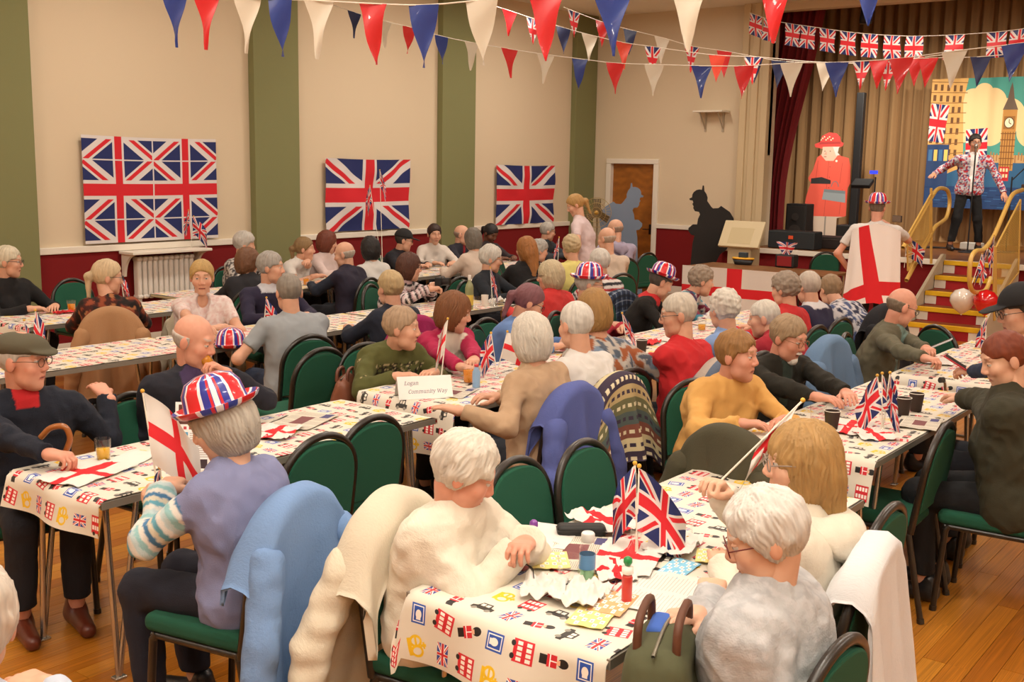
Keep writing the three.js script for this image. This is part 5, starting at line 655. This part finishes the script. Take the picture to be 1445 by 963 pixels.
coat(who('the person in a striped jumper'), 'coat', 'blue checked jacket on the striped jumper person\'s chair', '#fff', { front: .3, back: .55, mat: M('#ffffff', .9, { map: plaidTex }), ph: 11 });
coat(who('the blonde woman in a cream hoodie'), 'coat', 'plain white coat hanging behind the blonde hoodie woman', '#eef0f4', { front: .1, back: .82, w: .23, flare: .1, sleeves: 0, ph: 12 });
coat(who('the blond woman in navy'), 'coat', 'magenta jacket on the navy-topped blond woman\'s chair', '#a3195b', { front: .3, back: .45, ph: 13 });
// ------------------------------------------------------------ things on the tables
const glassM = new THREE.MeshPhysicalMaterial({ color: '#ffffff', transmission: 1, roughness: .04, thickness: 0, ior: 1.45 });
const liquid = {};
function tumbler(px, py, label, drink, h = .095, r = .034, level = .55, plain) {
  const o = thing('tumbler', label, 'glass', null, at(px, py, TH + .002)); part(o, 'glass', lathe([[0, .004], [r * .82, .004], [r, h], [r - .0018, h], [r * .82 - .002, .008], [0, .008]], 26), plain || glassM);
  if (drink) part(o, 'drink', lathe([[0, .009], [r * .8 - .002, .009], [r * .82 + (r - r * .82) * level - .0025, h * level], [0, h * level]], 24), liquid[drink] || (liquid[drink] = P(drink, .15, { transmission: .35, thickness: .05, ior: 1.33 })));
  return o;
}
const paperCup = M('#3a2a22', .7), whiteCup = M('#ece6dc', .7);
function papercup(px, py, label, m = paperCup) { const o = thing('paper_cup', label, 'cup', null, at(px, py, TH + .002)); part(o, 'cup', lathe([[0, .003], [.028, .003], [.039, .1], [.0375, .1], [.027, .006], [0, .006]], 26), m); const t = new THREE.TorusGeometry(.0385, .0018, 6, 26); t.rotateX(Math.PI / 2); t.translate(0, .1, 0); part(o, 'rim', t, whiteCup); return o; }
tumbler(146, 650, 'clear tumbler of yellow juice beside the flat-cap man', '#f0c000'); tumbler(735, 806, 'tumbler with red drink before the white-jumper woman', '#b01018', .095, .034, .4); tumbler(802, 822, 'nearly empty clear tumbler among the tissues', null, .085, .036); tumbler(964, 764, 'clear glass with a little juice near the blonde woman', '#f0c23a', .085, .034, .3);
tumbler(661, 541, 'plastic cup of orange juice before the pink cardigan woman', '#f09a10', .1, .036, .8); tumbler(1153, 604, 'empty plastic cup beside the yellow-green paper', '#c8a070', .11, .04, .12); tumbler(101, 441, 'cup of orange juice on the black-jumper woman\'s table', '#f0a010', .1, .035, .7); tumbler(432, 403, 'cup of orange juice beside the gilet man', '#f0a010', .1, .035, .7); tumbler(990, 467, 'cup of orange juice by the bright floral blouse woman', '#f0b010', .1, .036, .5); tumbler(674, 436, 'clear plastic cup next to the wine bottle', null, .11, .036); tumbler(684, 432, 'tall white plastic cup near the wine bottle', null, .1, .033, 0, whiteCup);
papercup(905, 500, 'dark paper cup before the red-shirt man'); papercup(1173, 608, 'dark printed paper cup beside the clear plastic cup'); papercup(1274, 588, 'brown paper cup nearest the three flags'); papercup(1292, 581, 'brown paper cup behind another cup by flags');
{ // bottles, dabbers
  const b = (name, label, cat, px, py, prof, mat) => { const o = thing(name, label, cat, null, at(px, py, TH + .002)); for (const [n, pr, c, extra] of prof) part(o, n, lathe(pr, 22), mat(c, extra)); return o; };
  const mt = c => c === 'glass' ? glassM : P(c, .3, { clearcoat: .4 });
  b('sanitiser_bottle', 'small clear bottle of green gel with blue label', 'bottle', 828, 817, [['liquid', [[0, .003], [.022, .003], [.022, .055], [0, .055]], '#8fc79a'], ['bottle', [[0, .001], [.024, .001], [.025, .1], [.02, .115], [.019, .12], [0, .12]], 'glass'], ['label_band', [[.0252, .035], [.0256, .036], [.0256, .08], [.0252, .081]], '#4f86b8'], ['cap', [[0, .12], [.021, .12], [.021, .145], [.017, .15], [0, .15]], '#d8dcdc']], mt);
  b('bingo_dabber', 'bingo dabber with purple cap by the red drink', 'dabber', 752, 795, [['barrel', [[0, .001], [.015, .001], [.016, .075], [.012, .085], [0, .085]], '#2c2438'], ['collar', [[.012, .085], [.019, .088], [.019, .11], [.012, .114], [0, .114]], '#eceae4'], ['cap', [[0, .114], [.008, .114], [.014, .124], [.013, .138], [.006, .144], [0, .145]], '#7c3f9c']], mt);
  b('bingo_dabber', 'bingo dabber with green cap on the printed sheet', 'dabber', 884, 852, [['barrel', [[0, .001], [.015, .001], [.016, .08], [.012, .09], [0, .09]], '#c9332a'], ['collar', [[.012, .09], [.017, .093], [.017, .112], [0, .116]], '#f0ece4'], ['cap', [[0, .116], [.008, .116], [.0135, .126], [.0125, .138], [.006, .143], [0, .144]], '#1f8a4a']], mt);
  b('wine_bottle', 'pale wine bottle with yellow label on far table', 'bottle', 662, 437, [['bottle', [[0, .002], [.036, .002], [.037, .19], [.03, .22], [.014, .25], [.0135, .3], [0, .3]], '#8f9468'], ['label_band', [[.0372, .04], [.0378, .041], [.0378, .13], [.0372, .131]], '#e2c65a'], ['capsule', [[.0138, .26], [.0146, .262], [.0146, .303], [0, .304]], '#d8d4cc']], mt);
  b('water_bottle', 'small blue-labelled bottle with red cap on name card table', 'bottle', 672, 547, [['bottle', [[0, .002], [.022, .002], [.023, .09], [.012, .11], [.011, .12], [0, .12]], '#8fb4d8'], ['cap', [[0, .12], [.013, .12], [.013, .135], [0, .136]], '#c8323c']], mt);
  const gc = thing('glasses_case', 'closed black spectacle case on the white-jumper woman\'s table', 'case', null, at(820, 757, TH)); part(gc, 'shell', box(.17, .042, .062, 0, .023, 0, .018), M('#161616', .6)); part(gc, 'seam', box(.171, .003, .0625, 0, .026, 0), M('#2e2e2e', .5)); gc.rotation.y = -50 * DEG;
  const sp = thing('spectacles', 'folded black spectacles lying beside red drink', 'spectacles', null, at(716, 812, TH + .012)); const g = glassGeo.clone(); g.translate(0, .008, -.05); part(sp, 'frame', g, M('#141214', .4)); sp.rotation.y = 2.2;
}
// paper, napkins, bingo sheets
const newsTex = canvas(512, 400, (c, w, h) => { c.fillStyle = '#d4cdbd'; c.fillRect(0, 0, w, h); c.fillStyle = '#8d8780'; for (let k = 0; k < 4; k++) for (let i = 0; i < 34; i++) c.fillRect(14 + k * 126, 60 + i * 10, 96 + (i * 37 + k * 11) % 16, 3); c.fillStyle = '#403a36'; c.fillRect(14, 18, 330, 24); c.fillStyle = '#7a4a4c'; c.fillRect(140, 150, 220, 120); c.fillStyle = '#4c4a78'; c.fillRect(370, 290, 120, 80); });
const sheetTex = canvas(512, 400, (c, w, h) => { c.fillStyle = '#dedad4'; c.fillRect(0, 0, w, h); c.fillStyle = '#b9b4b0'; for (let k = 0; k < 2; k++) for (let i = 0; i < 16; i++) c.fillRect(30 + k * 240, 70 + i * 19, 170 + (i * 53) % 40, 4); c.fillStyle = '#d84a4a'; c.fillRect(30, 24, 300, 16); c.fillStyle = '#e8c23a'; c.fillRect(350, 24, 40, 20); });
const bingo = col => canvas(320, 220, (c, w, h) => { c.fillStyle = col; c.fillRect(0, 0, w, h); for (let r = 0; r < 2; r++) for (let i = 0; i < 6; i++) for (let j = 0; j < 3; j++) { c.fillStyle = (i + j) % 2 ? '#f7f3ea' : col; c.fillRect(16 + i * 49, 14 + r * 104 + j * 30, 44, 26); c.fillStyle = '#4a4644'; if ((i + j) % 2) { c.font = 'bold 18px sans-serif'; c.fillText(String(1 + (i * 13 + j * 7 + r * 29) % 89), 26 + i * 49, 34 + r * 104 + j * 30); } } });
const PM = { news: M('#fff', .9, { map: newsTex }), print: M('#fff', .85, { map: sheetTex }), white: M('#dcd9d3', .9), yellow: M('#fff', .85, { map: bingo('#ead98a') }), blue: M('#fff', .85, { map: bingo('#7fc0e0') }), orange: M('#fff', .85, { map: bingo('#eba878') }), lime: M('#d8e052', .8), sg: M('#fff', .85, { map: texSG }), red: M('#cf2a30', .85), uj: M('#fff', .85, { map: texUJ }) };
let lift = 0;
function paper(kind, px, py, w, d, rot, label, o = {}) { const q = at(px, py, TH), cr = Math.cos(rot * DEG), sr = Math.sin(rot * DEG), am = o.crumple || .003; lift = (lift + 1) % 5; const l0 = .005 + lift * .0012; const g = sheet((u, v) => { const x = (u - .5) * w, z = (.5 - v) * d, y = l0 + am + am * noise(u * 4 + px, v * 4, py) * 1.6 + (o.crumple ? Math.max(0, am * 1.4 * noise(u * 9, v * 9 + px, 4)) : 0) + (o.curl || 0) * (u - .5) ** 2; return V3(x * cr + z * sr, y, z * cr - x * sr); }, o.crumple ? 22 : 10, o.crumple ? 22 : 8, .0012); const m = solo(o.name || 'paper_sheet', g, PM[kind], label, o.cat || 'paper'); m.position.copy(q); }
const napk = (kind, px, py, w, d, rot, label, c = .012) => paper(kind, px, py, w, d, rot, label, { crumple: c, name: 'napkin', cat: 'napkin' });
paper('news', 808, 782, .34, .26, 25, 'folded newspaper under the gel bottle'); paper('white', 775, 760, .24, .17, 20, 'folded white paper behind the spectacle case'); napk('sg', 855, 742, .26, .18, 70, 'crumpled red-cross flag behind the spectacle case', .014); napk('sg', 886, 792, .32, .2, 20, 'red-cross flag lying flat under the cup of flags', .007); napk('white', 768, 836, .17, .13, 30, 'crumpled white tissue beside the red drink', .016); napk('white', 822, 846, .2, .13, 10, 'crumpled white tissue heap near the table corner', .018);
paper('yellow', 836, 874, .16, .11, 15, 'yellow bingo tickets at the table edge'); paper('orange', 866, 856, .17, .1, 12, 'orange bingo tickets under the green dabber'); paper('yellow', 776, 796, .15, .12, 40, 'yellow bingo tickets under purple dabber'); paper('blue', 956, 806, .17, .09, 5, 'pale blue bingo tickets beside the printed sheet'); paper('print', 925, 838, .32, .24, 12, 'printed white sheet with red heading before the grey fleece woman'); napk('sg', 868, 812, .18, .12, 40, 'small red-cross napkin beside the printed sheet', .01); napk('white', 950, 776, .22, .16, 15, 'white napkin beside the cup of flags', .015); paper('yellow', 1004, 790, .13, .1, 25, 'yellow bingo tickets under the blonde woman\'s hand');
napk('sg', 122, 670, .34, .24, 15, 'red-cross flag spread before the flat-cap man', .006); paper('white', 190, 648, .2, .15, 25, 'plain white sheet beside the yellow juice'); paper('news', 425, 596, .34, .25, 20, 'newspaper at the far end of flat-cap man\'s table'); napk('sg', 388, 614, .26, .2, 30, 'red-cross napkin beside the newspaper', .008); paper('print', 345, 618, .24, .2, 10, 'printed sheet behind the menu card');
paper('lime', 1138, 606, .2, .14, 30, 'yellow-green paper before the bearded man'); napk('sg', 1198, 606, .3, .2, 10, 'red-cross napkin between paper cup and flags', .007); napk('sg', 1232, 616, .24, .18, 40, 'red-cross napkin nearest the table corner by flags', .007); paper('news', 1296, 600, .28, .2, 10, 'newspaper before the olive coat'); paper('print', 1325, 512, .28, .2, 10, 'printed sheet under the texting man\'s hands');
napk('red', 918, 486, .2, .1, 10, 'red napkin before the red-shirt man', .012); paper('print', 945, 480, .26, .2, 0, 'printed sheet beside the red napkin'); napk('white', 905, 512, .16, .12, 0, 'white napkin under the dark paper cup', .008); paper('print', 350, 480, .26, .2, 15, 'printed sheet beside the lone bowler hat'); napk('white', 704, 430, .16, .14, 0, 'white napkin by the wine bottle', .025); napk('red', 92, 443, .18, .08, 0, 'red napkin beside black-jumper woman\'s juice', .012); paper('news', 640, 556, .26, .2, 20, 'newspaper under the camel woman\'s hand');
{ const b = solo('bowler_hat', bowlerGeo, hatM, 'shiny Union flag bowler hat lying on the table', 'hat'); b.position.copy(at(326, 486, TH + .016)); }
{ // tent card and menu
  const t = canvas(512, 200, (c, w, h) => { c.fillStyle = '#f2efec'; c.fillRect(0, 0, w, h); c.fillStyle = '#4a4660'; c.font = 'italic 46px serif'; c.fillText('Logan', 60, 76); c.fillText('Community Way', 90, 150); });
  const o = thing('name_card', 'folded white name card with handwriting on table end', 'card', null, at(598, 560, TH + .003)), q = M('#ffffff', .85, { map: t }); for (const s of [1, -1]) { const g = box(.3, .13, .0015); g.rotateX(-.5 * s); g.translate(0, .058, .032 * s); part(o, 'face', g, s > 0 ? q : PM.white); } o.rotation.y = -35 * DEG;
  const mt = canvas(300, 420, (c, w, h) => { c.fillStyle = '#f5f3f2'; c.fillRect(0, 0, w, h); c.fillStyle = '#5a2f28'; c.fillRect(20, 16, 130, 120); c.fillStyle = '#c98f74'; c.beginPath(); c.arc(84, 70, 34, 0, 7); c.fill(); c.fillStyle = '#c33b44'; for (let i = 0; i < 8; i++) c.fillRect(20 + i * 32, 150, 18, 18); c.fillStyle = '#5aa6d0'; c.fillRect(20, 184, 60, 40); c.fillStyle = '#9a958f'; for (let i = 0; i < 12; i++) c.fillRect(90, 190 + i * 13, 150 + (i * 31) % 40, 4); c.fillStyle = '#3a2c34'; c.fillRect(20, 350, 180, 56); });
  const m = thing('menu_card', 'standing printed menu card between bowler woman and drinking man', 'card', null, at(283, 662, TH + .003)); const g = box(.2, .28, .003); g.rotateX(-.2); g.translate(0, .137, 0); part(m, 'card', g, M('#ffffff', .6, { map: mt })); const l = box(.1, .2, .003); l.rotateX(.35); l.translate(0, .1, -.06); part(m, 'strut', l, PM.white); m.rotation.y = -50 * DEG;
}
// flags on sticks
const stickM = M('#e8e2d4', .6), goldM = M('#d8a838', .4), flagUJ = M('#ffffff', .8, { map: texUJ }), flagSG = M('#ffffff', .8, { map: texSG }); 
function flag(base, tip, sgn, kind, w, h, droop, label, group) {
  const o = thing('stick_flag', label, 'flag', group); const d = tip.clone().sub(base), L = d.length(); d.normalize(); part(o, 'stick', bar(base, tip, .0035, .003, 8), stickM); const k = new THREE.SphereGeometry(.008, 10, 8); k.translate(tip.x, tip.y, tip.z); part(o, 'finial', k, goldM);
  const out = rt0.clone().multiplyScalar(sgn), ph = rnd() * 6, nz = fw.clone().setY(0).normalize(), cd = Math.cos(droop), sd = Math.sin(droop);
  part(o, 'cloth', sheet((u, v) => { const q = tip.clone().addScaledVector(d, -(1 - v) * h - .006), s = u * w; q.addScaledVector(out, s * cd * (1 - .12 * u)); q.y -= s * sd * (.55 + .45 * u); q.addScaledVector(nz, .03 * Math.sin(u * 7 + ph + v * 2) * u + .012 * Math.sin(v * 5 + ph)); return q; }, 20, 12, .0015), kind === 'u' ? flagUJ : flagSG);
  return o;
}
const zf = (px, py, dep) => atD(px, py, dep); // point on the same depth as a base
function cupFlags(px, py, list, label, glab, foot = 1) {
  const b = at(px, py, TH + .002), dep = b.clone().sub(cam0).dot(fw);
  if (foot) { const o = thing('flag_holder', 'clear fluted flag holder ' + glab, 'holder', null, b); part(o, 'stem', lathe([[0, .002], [.036, .002], [.034, .012], [.014, .05], [.02, .1], [.018, .1], [.011, .052], [0, .014]], 20), glassM); }
  list.forEach(([tx, ty, s, k, w, h, dr, lb], i) => flag(b.clone().add(V3(.004 * i, .012, .004 * i)), zf(tx, ty, dep + .01 * i), s, k, w, h, dr, lb, 'flags ' + glab));
}
cupFlags(897, 786, [[902, 658, 1, 'u', .27, .2, .8, 'front Union stick flag in the spectacle case cup'], [896, 654, -1, 'u', .15, .17, 1.0, 'rear Union stick flag folded behind another']], '', 'on the white-jumper woman\'s table');
cupFlags(700, 534, [[716, 468, 1, 's', .24, .16, .45, 'red-cross stick flag beside the camel jumper woman'], [693, 470, -1, 'u', .14, .16, 1.0, 'Union stick flag left of a red-cross flag']], '', 'on the name card table'); cupFlags(622, 540, [[632, 450, -1, 's', .14, .2, 1.15, 'drooping red-cross stick flag before the pink cardigan woman']], '', 'before the pink cardigan');
cupFlags(885, 490, [[878, 442, 1, 'u', .2, .14, 1.0, 'Union stick flag by the floral dress woman']], '', 'on the red-shirt table'); cupFlags(1244, 610, [[1245, 527, 1, 'u', .22, .16, 1.05, 'middle Union stick flag near brown paper cups'], [1256, 526, 1, 'u', .16, .15, 1.2, 'right Union stick flag near brown paper cups'], [1238, 530, -1, 'u', .2, .16, 1.0, 'left Union stick flag near brown paper cups']], '', 'on the bearded man\'s table');
cupFlags(46, 520, [[50, 438, 1, 'u', .2, .18, 1.2, 'Union stick flag behind the flat cap'], [34, 452, 1, 'u', .12, .12, 1.3, 'small Union stick flag behind the flat cap']], '', 'behind flat-cap man'); cupFlags(372, 466, [[376, 420, 1, 'u', .2, .13, 1.0, 'Union stick flag beside the grey T-shirt man']], '', 'by the grey T-shirt man'); cupFlags(695, 432, [[692, 378, 1, 'u', .2, .16, 1.2, 'Union stick flag before the dark-jacketed woman']], '', 'beside the wine bottle');
cupFlags(1390, 492, [[1392, 447, -1, 'u', .2, .16, 1.2, 'Union stick flag on the texting man\'s table end']], '', 'at the phone table'); cupFlags(176, 428, [[169, 385, 1, 'u', .2, .14, 1.1, 'Union stick flag before the rust floral woman']], '', 'before the rust floral woman'); cupFlags(786, 393, [[789, 335, -1, 'u', .16, .15, 1.2, 'Union stick flag before the woman in yellow']], '', 'before the woman in yellow'); cupFlags(540, 387, [[536, 240, 1, 'u', .2, .18, 1.2, 'taller Union stick flag before the middle wall flag'], [522, 262, -1, 'u', .18, .18, 1.25, 'lower Union stick flag before the middle wall flag']], '', 'under the middle wall flag'); cupFlags(268, 600, [[262, 566, -1, 'u', .15, .12, .9, 'Union stick flag behind the menu card']], '', 'behind the menu card');
{ const b = V3(7.45, 1.03, ZL + .2), o = (dx, dy, dz) => b.clone().add(V3(dx, dy, dz)); flag(b, o(.05, .35, 0), 1, 'u', .24, .18, .8, 'Union stick flag standing on the radiator shelf'); flag(o(.02, 0, 0), o(-.03, .42, .02), -1, 'u', .16, .14, 1.2, 'tall thin Union stick flag on radiator shelf'); }
{ // flags held in hands
  const A = people.find(s => s.who === 'the bowler-hatted woman in lilac gilet'), w = A.o.localToWorld(A.arms[1].W.clone().add(V3(0, .0, .08))), d = w.clone().sub(cam0).dot(fw); flag(w, zf(201, 552, d), 1, 's', .3, .26, .75, 'red-cross stick flag held by the bowler-hatted woman'); flag(w.clone().add(V3(.01, -.03, .01)), zf(226, 660, d), -1, 'u', .08, .1, 1.1, 'tiny Union stick flag in the bowler-hatted woman\'s hands');
  const Bq = people.find(s => s.who === 'the blonde woman in a cream hoodie'), h = Bq.o.localToWorld(Bq.arms[1].W.clone().addScaledVector(Bq.arms[1].dz, .06)), e = h.clone().sub(cam0).dot(fw); flag(h, zf(1133, 565, e), -1, 's', .2, .15, 1.1, 'red-cross stick flag raised by the blonde hoodie woman');
  const D = people.find(s => s.who === 'the man drinking juice'), m = V3(0, -.085, .105).applyMatrix4(D.hm), g = D.o.localToWorld(m); const gl = thing('tumbler', 'glass of orange juice at the drinking man\'s lips', 'glass', null, g); part(gl, 'glass', lathe([[0, 0], [.028, 0], [.033, .085], [.0315, .085], [.0265, .004], [0, .004]], 24), glassM); part(gl, 'drink', lathe([[0, .006], [.026, .006], [.029, .05], [0, .05]], 22), P('#f0a010', .2, { transmission: .3, thickness: .05 })); gl.rotation.set(-.3, D.yaw * DEG, .5);
  const phone = (nm, who2, i, c, lb) => { const s = people.find(q => q.who === who2), p = s.o.localToWorld(s.arms[i].W.clone().add(V3(0, .04, .09))), o = thing('phone', lb, 'phone', null, p); part(o, 'case', box(.075, .01, .15, 0, 0, 0, .004), M(c, .35)); part(o, 'screen', box(.066, .001, .138, 0, .0055, 0), M('#2a3038', .15)); o.rotation.set(-.5, s.yaw * DEG, 0, 'YXZ'); };
  phone('a', 'the man texting', 0, '#c9ccd2', 'pale phone in the texting man\'s hands'); phone('b', 'the capped man with a red phone', 1, '#b3202c', 'red-cased phone held by the capped man');
  const C = people.find(q => q.who === 'the woman holding a camera'), cp = C.o.localToWorld(C.arms[0].W.clone().add(V3(-.05, .04, .08))), co = thing('camera', 'black camera held by the striped pink shirt woman', 'camera', null, cp); part(co, 'body', box(.13, .085, .06, 0, 0, 0, .015), black); part(co, 'lens', new THREE.CylinderGeometry(.035, .037, .07, 24).rotateX(Math.PI / 2).translate(0, 0, .06), blackG); co.rotation.y = C.yaw * DEG;
}
// walking stick
{ const a = at(15, 886, .012), top = atZ(92, 640, -4.12), o = thing('walking_stick', 'brown hooked walking stick with pale rubber tip', 'stick'), d = top.clone().sub(a).normalize(); part(o, 'shaft', bar(a.clone().addScaledVector(d, .03), top, .0105, .0115), P('#8a4f22', .35, { clearcoat: .4 })); const l = rt0.clone().multiplyScalar(-1); part(o, 'handle', tube([top, top.clone().addScaledVector(d, .07), top.clone().addScaledVector(d, .12).addScaledVector(l, .035), top.clone().addScaledVector(d, .115).addScaledVector(l, .09), top.clone().addScaledVector(d, .07).addScaledVector(l, .12)], .0125, 30, 10), P('#9a5c28', .35, { clearcoat: .4 })); part(o, 'ferrule', bar(a, a.clone().addScaledVector(d, .05), .018, .014), M('#a9a498', .8)); }
// bags
{
  const bag = (pos, w, h, d, m, m2, label, yaw, pocket) => { const o = thing('bag', label, 'bag', null, pos); part(o, 'body', net((x, y, z) => { const q = Math.max(Math.abs(x) - w * .5 * (1 - .25 * y / h) + .05, Math.abs(z) - d * .5 * (1 - .4 * y / h) + .05, Math.abs(y - h * .5) - h * .5 + .05), a = Math.max(Math.abs(x) - w * .5 * (1 - .25 * y / h) + .05, 0), b = Math.max(Math.abs(z) - d * .5 * (1 - .4 * y / h) + .05, 0), c = Math.max(Math.abs(y - h * .5) - h * .5 + .05, 0); return Math.hypot(a, b, c) + Math.min(q, 0) - .05 - .012 * noise(x * 12 + pos.x, y * 12, z * 12); }, [-w, -.1, -d], [w, h + .1, d], .012), m); for (const s of [1, -1]) part(o, 'handle', tube([[-w * .25, h * .9, s * d * .2], [-w * .2, h * 1.13, s * d * .2], [w * .2, h * 1.13, s * d * .2], [w * .25, h * .9, s * d * .2]], .011, 26, 8), m2); if (pocket) { part(o, 'pocket', box(w * .55, h * .4, .06, 0, h * .32, d * .46, .022), m); part(o, 'flap', box(w * .6, .03, .09, 0, h * .56, d * .42, .012), m); for (const s of [1, -1]) part(o, 'strap', box(.025, h * .5, .012, s * w * .16, h * .36, d * .52, .004), m2); part(o, 'lining', box(w * .3, .05, .05, w * .12, h * .95, -.02, .015), M('#3a62b8', .8)); } part(o, 'zip', tube([[-w * .36, h * .98, 0], [0, h * 1.01, 0], [w * .36, h * .98, 0]], .005, 12, 5), M('#8f8a7a', .4, { metalness: .6 })); o.rotation.y = yaw * DEG; };
  bag(V3(2.3, .5, -1.27), .4, .36, .24, M('#4c4e34', .85, { bumpMap: weave, bumpScale: .002 }), M('#5a3420', .6), 'olive rucksack held by the grey fleece woman', 20, 1);
  bag(at(488, 590, .47), .3, .26, .16, P('#84503a', .45), P('#6a3c2a', .45), 'brown leather handbag on a chair by the table', 30);
  bag(at(1066, 690, .3).setY(.25), .36, .34, .18, M('#fff', .85, { map: plaidTex }), M('#2a2430', .7), 'navy checked bag beside the bearded man\'s table', -30);
  const r = thing('rollator', 'grey walking frame with black grips by the olive coat', 'walking frame', null, V3(6.71, 0, -1.72)); for (const s of [-.24, .24]) { part(r, 'side_frame', tube([[s, .08, .25], [s, .5, .1], [s, .86, -.05], [s, .9, -.16]], .014, 30, 8), chrome); part(r, 'side_frame', tube([[s, .08, -.3], [s, .5, -.05], [s, .7, .02]], .014, 20, 8), chrome); part(r, 'grip', bar(V3(s, .895, -.13), V3(s, .905, -.27), .02), black); for (const z of [.25, -.3]) part(r, 'wheel', new THREE.TorusGeometry(.065, .016, 8, 22).rotateY(Math.PI / 2).translate(s, .081, z), black); } part(r, 'crossbar', merge([bar(V3(-.24, .5, .1), V3(.24, .5, .1), .012), bar(V3(-.24, .3, -.18), V3(.24, .3, -.18), .012)]), chrome); r.rotation.y = 90 * DEG; r.scale.set(.62, .88, .5);
}
// ------------------------------------------------------------ before the stage
{
  const q = at(1045, 380, TH), t = thing('display_table', 'long display table draped with the red-cross flag', 'table', null, V3(q.x + .35, 0, q.z + .1)); part(t, 'top', box(.7, .03, 1.9, 0, TH - .016, .1, .006), M('#8a5a30', .5, { map: woodTex[1] })); for (const [x, z] of [[-.3, -.8], [.3, -.8], [-.3, 1], [.3, 1]]) part(t, 'leg', bar(V3(x, 0, z), V3(x, TH - .03, z), .018), chrome);
  const X = q.x - .012, Z = q.z; solo('draped_flag', sheet((u, v) => V3(X - .01 - .012 * Math.sin(u * 14) * (1 - v), TH - .002 - (1 - v) * .62, Z - .82 + 1.5 * u), 40, 14, .003), M('#ffffff', .85, { map: texSG }), 'red-cross flag hanging down the front of the display table', 'flag');
  const on = (px, py, dx = .2) => { const a = at(px, py, TH); return a; };
  const b = thing('model_boat', 'small model boat with yellow hull and black base', 'model', null, at(1046, 374, TH).add(V3(.05, .0, 0))); part(b, 'hull', lathe([[0, 0], [.12, 0], [.15, .07], [.0, .07]], 20).scale(.5, 1, 1), M('#23262a', .5)); part(b, 'deck', lathe([[0, .07], [.155, .07], [.155, .095], [0, .095]], 20).scale(.5, 1, 1), M('#e0a422', .5)); part(b, 'cabin', box(.06, .07, .12, 0, .13, 0, .01), M('#2c3a44', .5));
  const rb = thing('red_box', 'small red radio-shaped box with Union flag bow', 'box', null, at(1107, 378, TH).add(V3(.06, 0, 0))); part(rb, 'body', box(.16, .17, .26, 0, .085, 0, .02), black); part(rb, 'front', box(.01, .13, .2, -.081, .085, 0, .004), M('#8a1218', .6)); part(rb, 'bow', sheet((u, v) => V3(-.02 + .04 * Math.sin(u * 6), .17 + .16 * v, (u - .5) * .3 * (.35 + .65 * v)), 16, 6, .003), M('#fff', .7, { map: texUJ }));
  const l = thing('lectern', 'cream sloping lectern with a panelled front before the stage column', 'lectern', null, atX(1050, 345, 14.5).setY(0)); part(l, 'column', box(.3, .96, .36, 0, .48, 0, .01), M('#b5a482', .6)); part(l, 'base', box(.45, .05, .55, 0, .025, 0, .01), M('#a59470', .6)); const sl = box(.05, .42, .62, 0, 0, 0, .01); sl.rotateZ(-.55); sl.translate(-.08, 1.08, 0); part(l, 'slope', sl, M('#cdbd98', .6)); const pn2 = box(.02, .26, .36, 0, 0, 0, .006); pn2.rotateZ(-.55); pn2.translate(-.112, 1.06, 0); part(l, 'panel', pn2, M('#c2b189', .6));
}
{ // balloons and tied flags
  const bal = (px, py, c, label) => { const q = atX(px, py, 13.16), o = thing('balloon', label, 'balloon', 'balloons on the handrail', q), r = .142; part(o, 'skin', lathe([[0, -r * 1.12], [r * .14, -r * 1.08], [r * .62, -r * .72], [r * .97, -r * .1], [r * .93, r * .38], [r * .6, r * .8], [0, r]], 36), P(c, .12, { clearcoat: 1, clearcoatRoughness: .05, transmission: .1 })); part(o, 'string', bar(V3(0, 0, 0), atZ(1380, 413, -3.4).sub(q), .003, .003, 5), stickM); part(o, 'knot', lathe([[0, -r * 1.1], [.012, -r * 1.2], [0, -r * 1.19]], 12), P(c, .3)); };
  bal(1358, 424, '#eee6da', 'white balloon tied to the stage handrail'); bal(1391, 426, '#d8141c', 'shiny red balloon tied to the stage handrail');
  const tie = (px, py, tx, ty, z, s, w, h, dr, lb) => flag(atZ(px, py, z), atZ(tx, ty, z), s, 'u', w, h, dr, lb, 'flags tied to the handrails');
  tie(1276, 378, 1280, 336, -4.46, 1, .3, .22, .5, 'Union stick flag tied low on the left handrail'); tie(1382, 402, 1394, 350, -3.36, -1, .24, .24, 1.2, 'Union stick flag drooping inside the rail loop'); tie(1400, 395, 1403, 332, -3.36, -1, .16, .3, 1.3, 'long Union stick flag wrapped on the rail'); tie(1372, 400, 1386, 358, -3.34, 1, .24, .2, 1.25, 'Union stick flag hanging above the red balloon');
}
renderer.render(scene, camera);
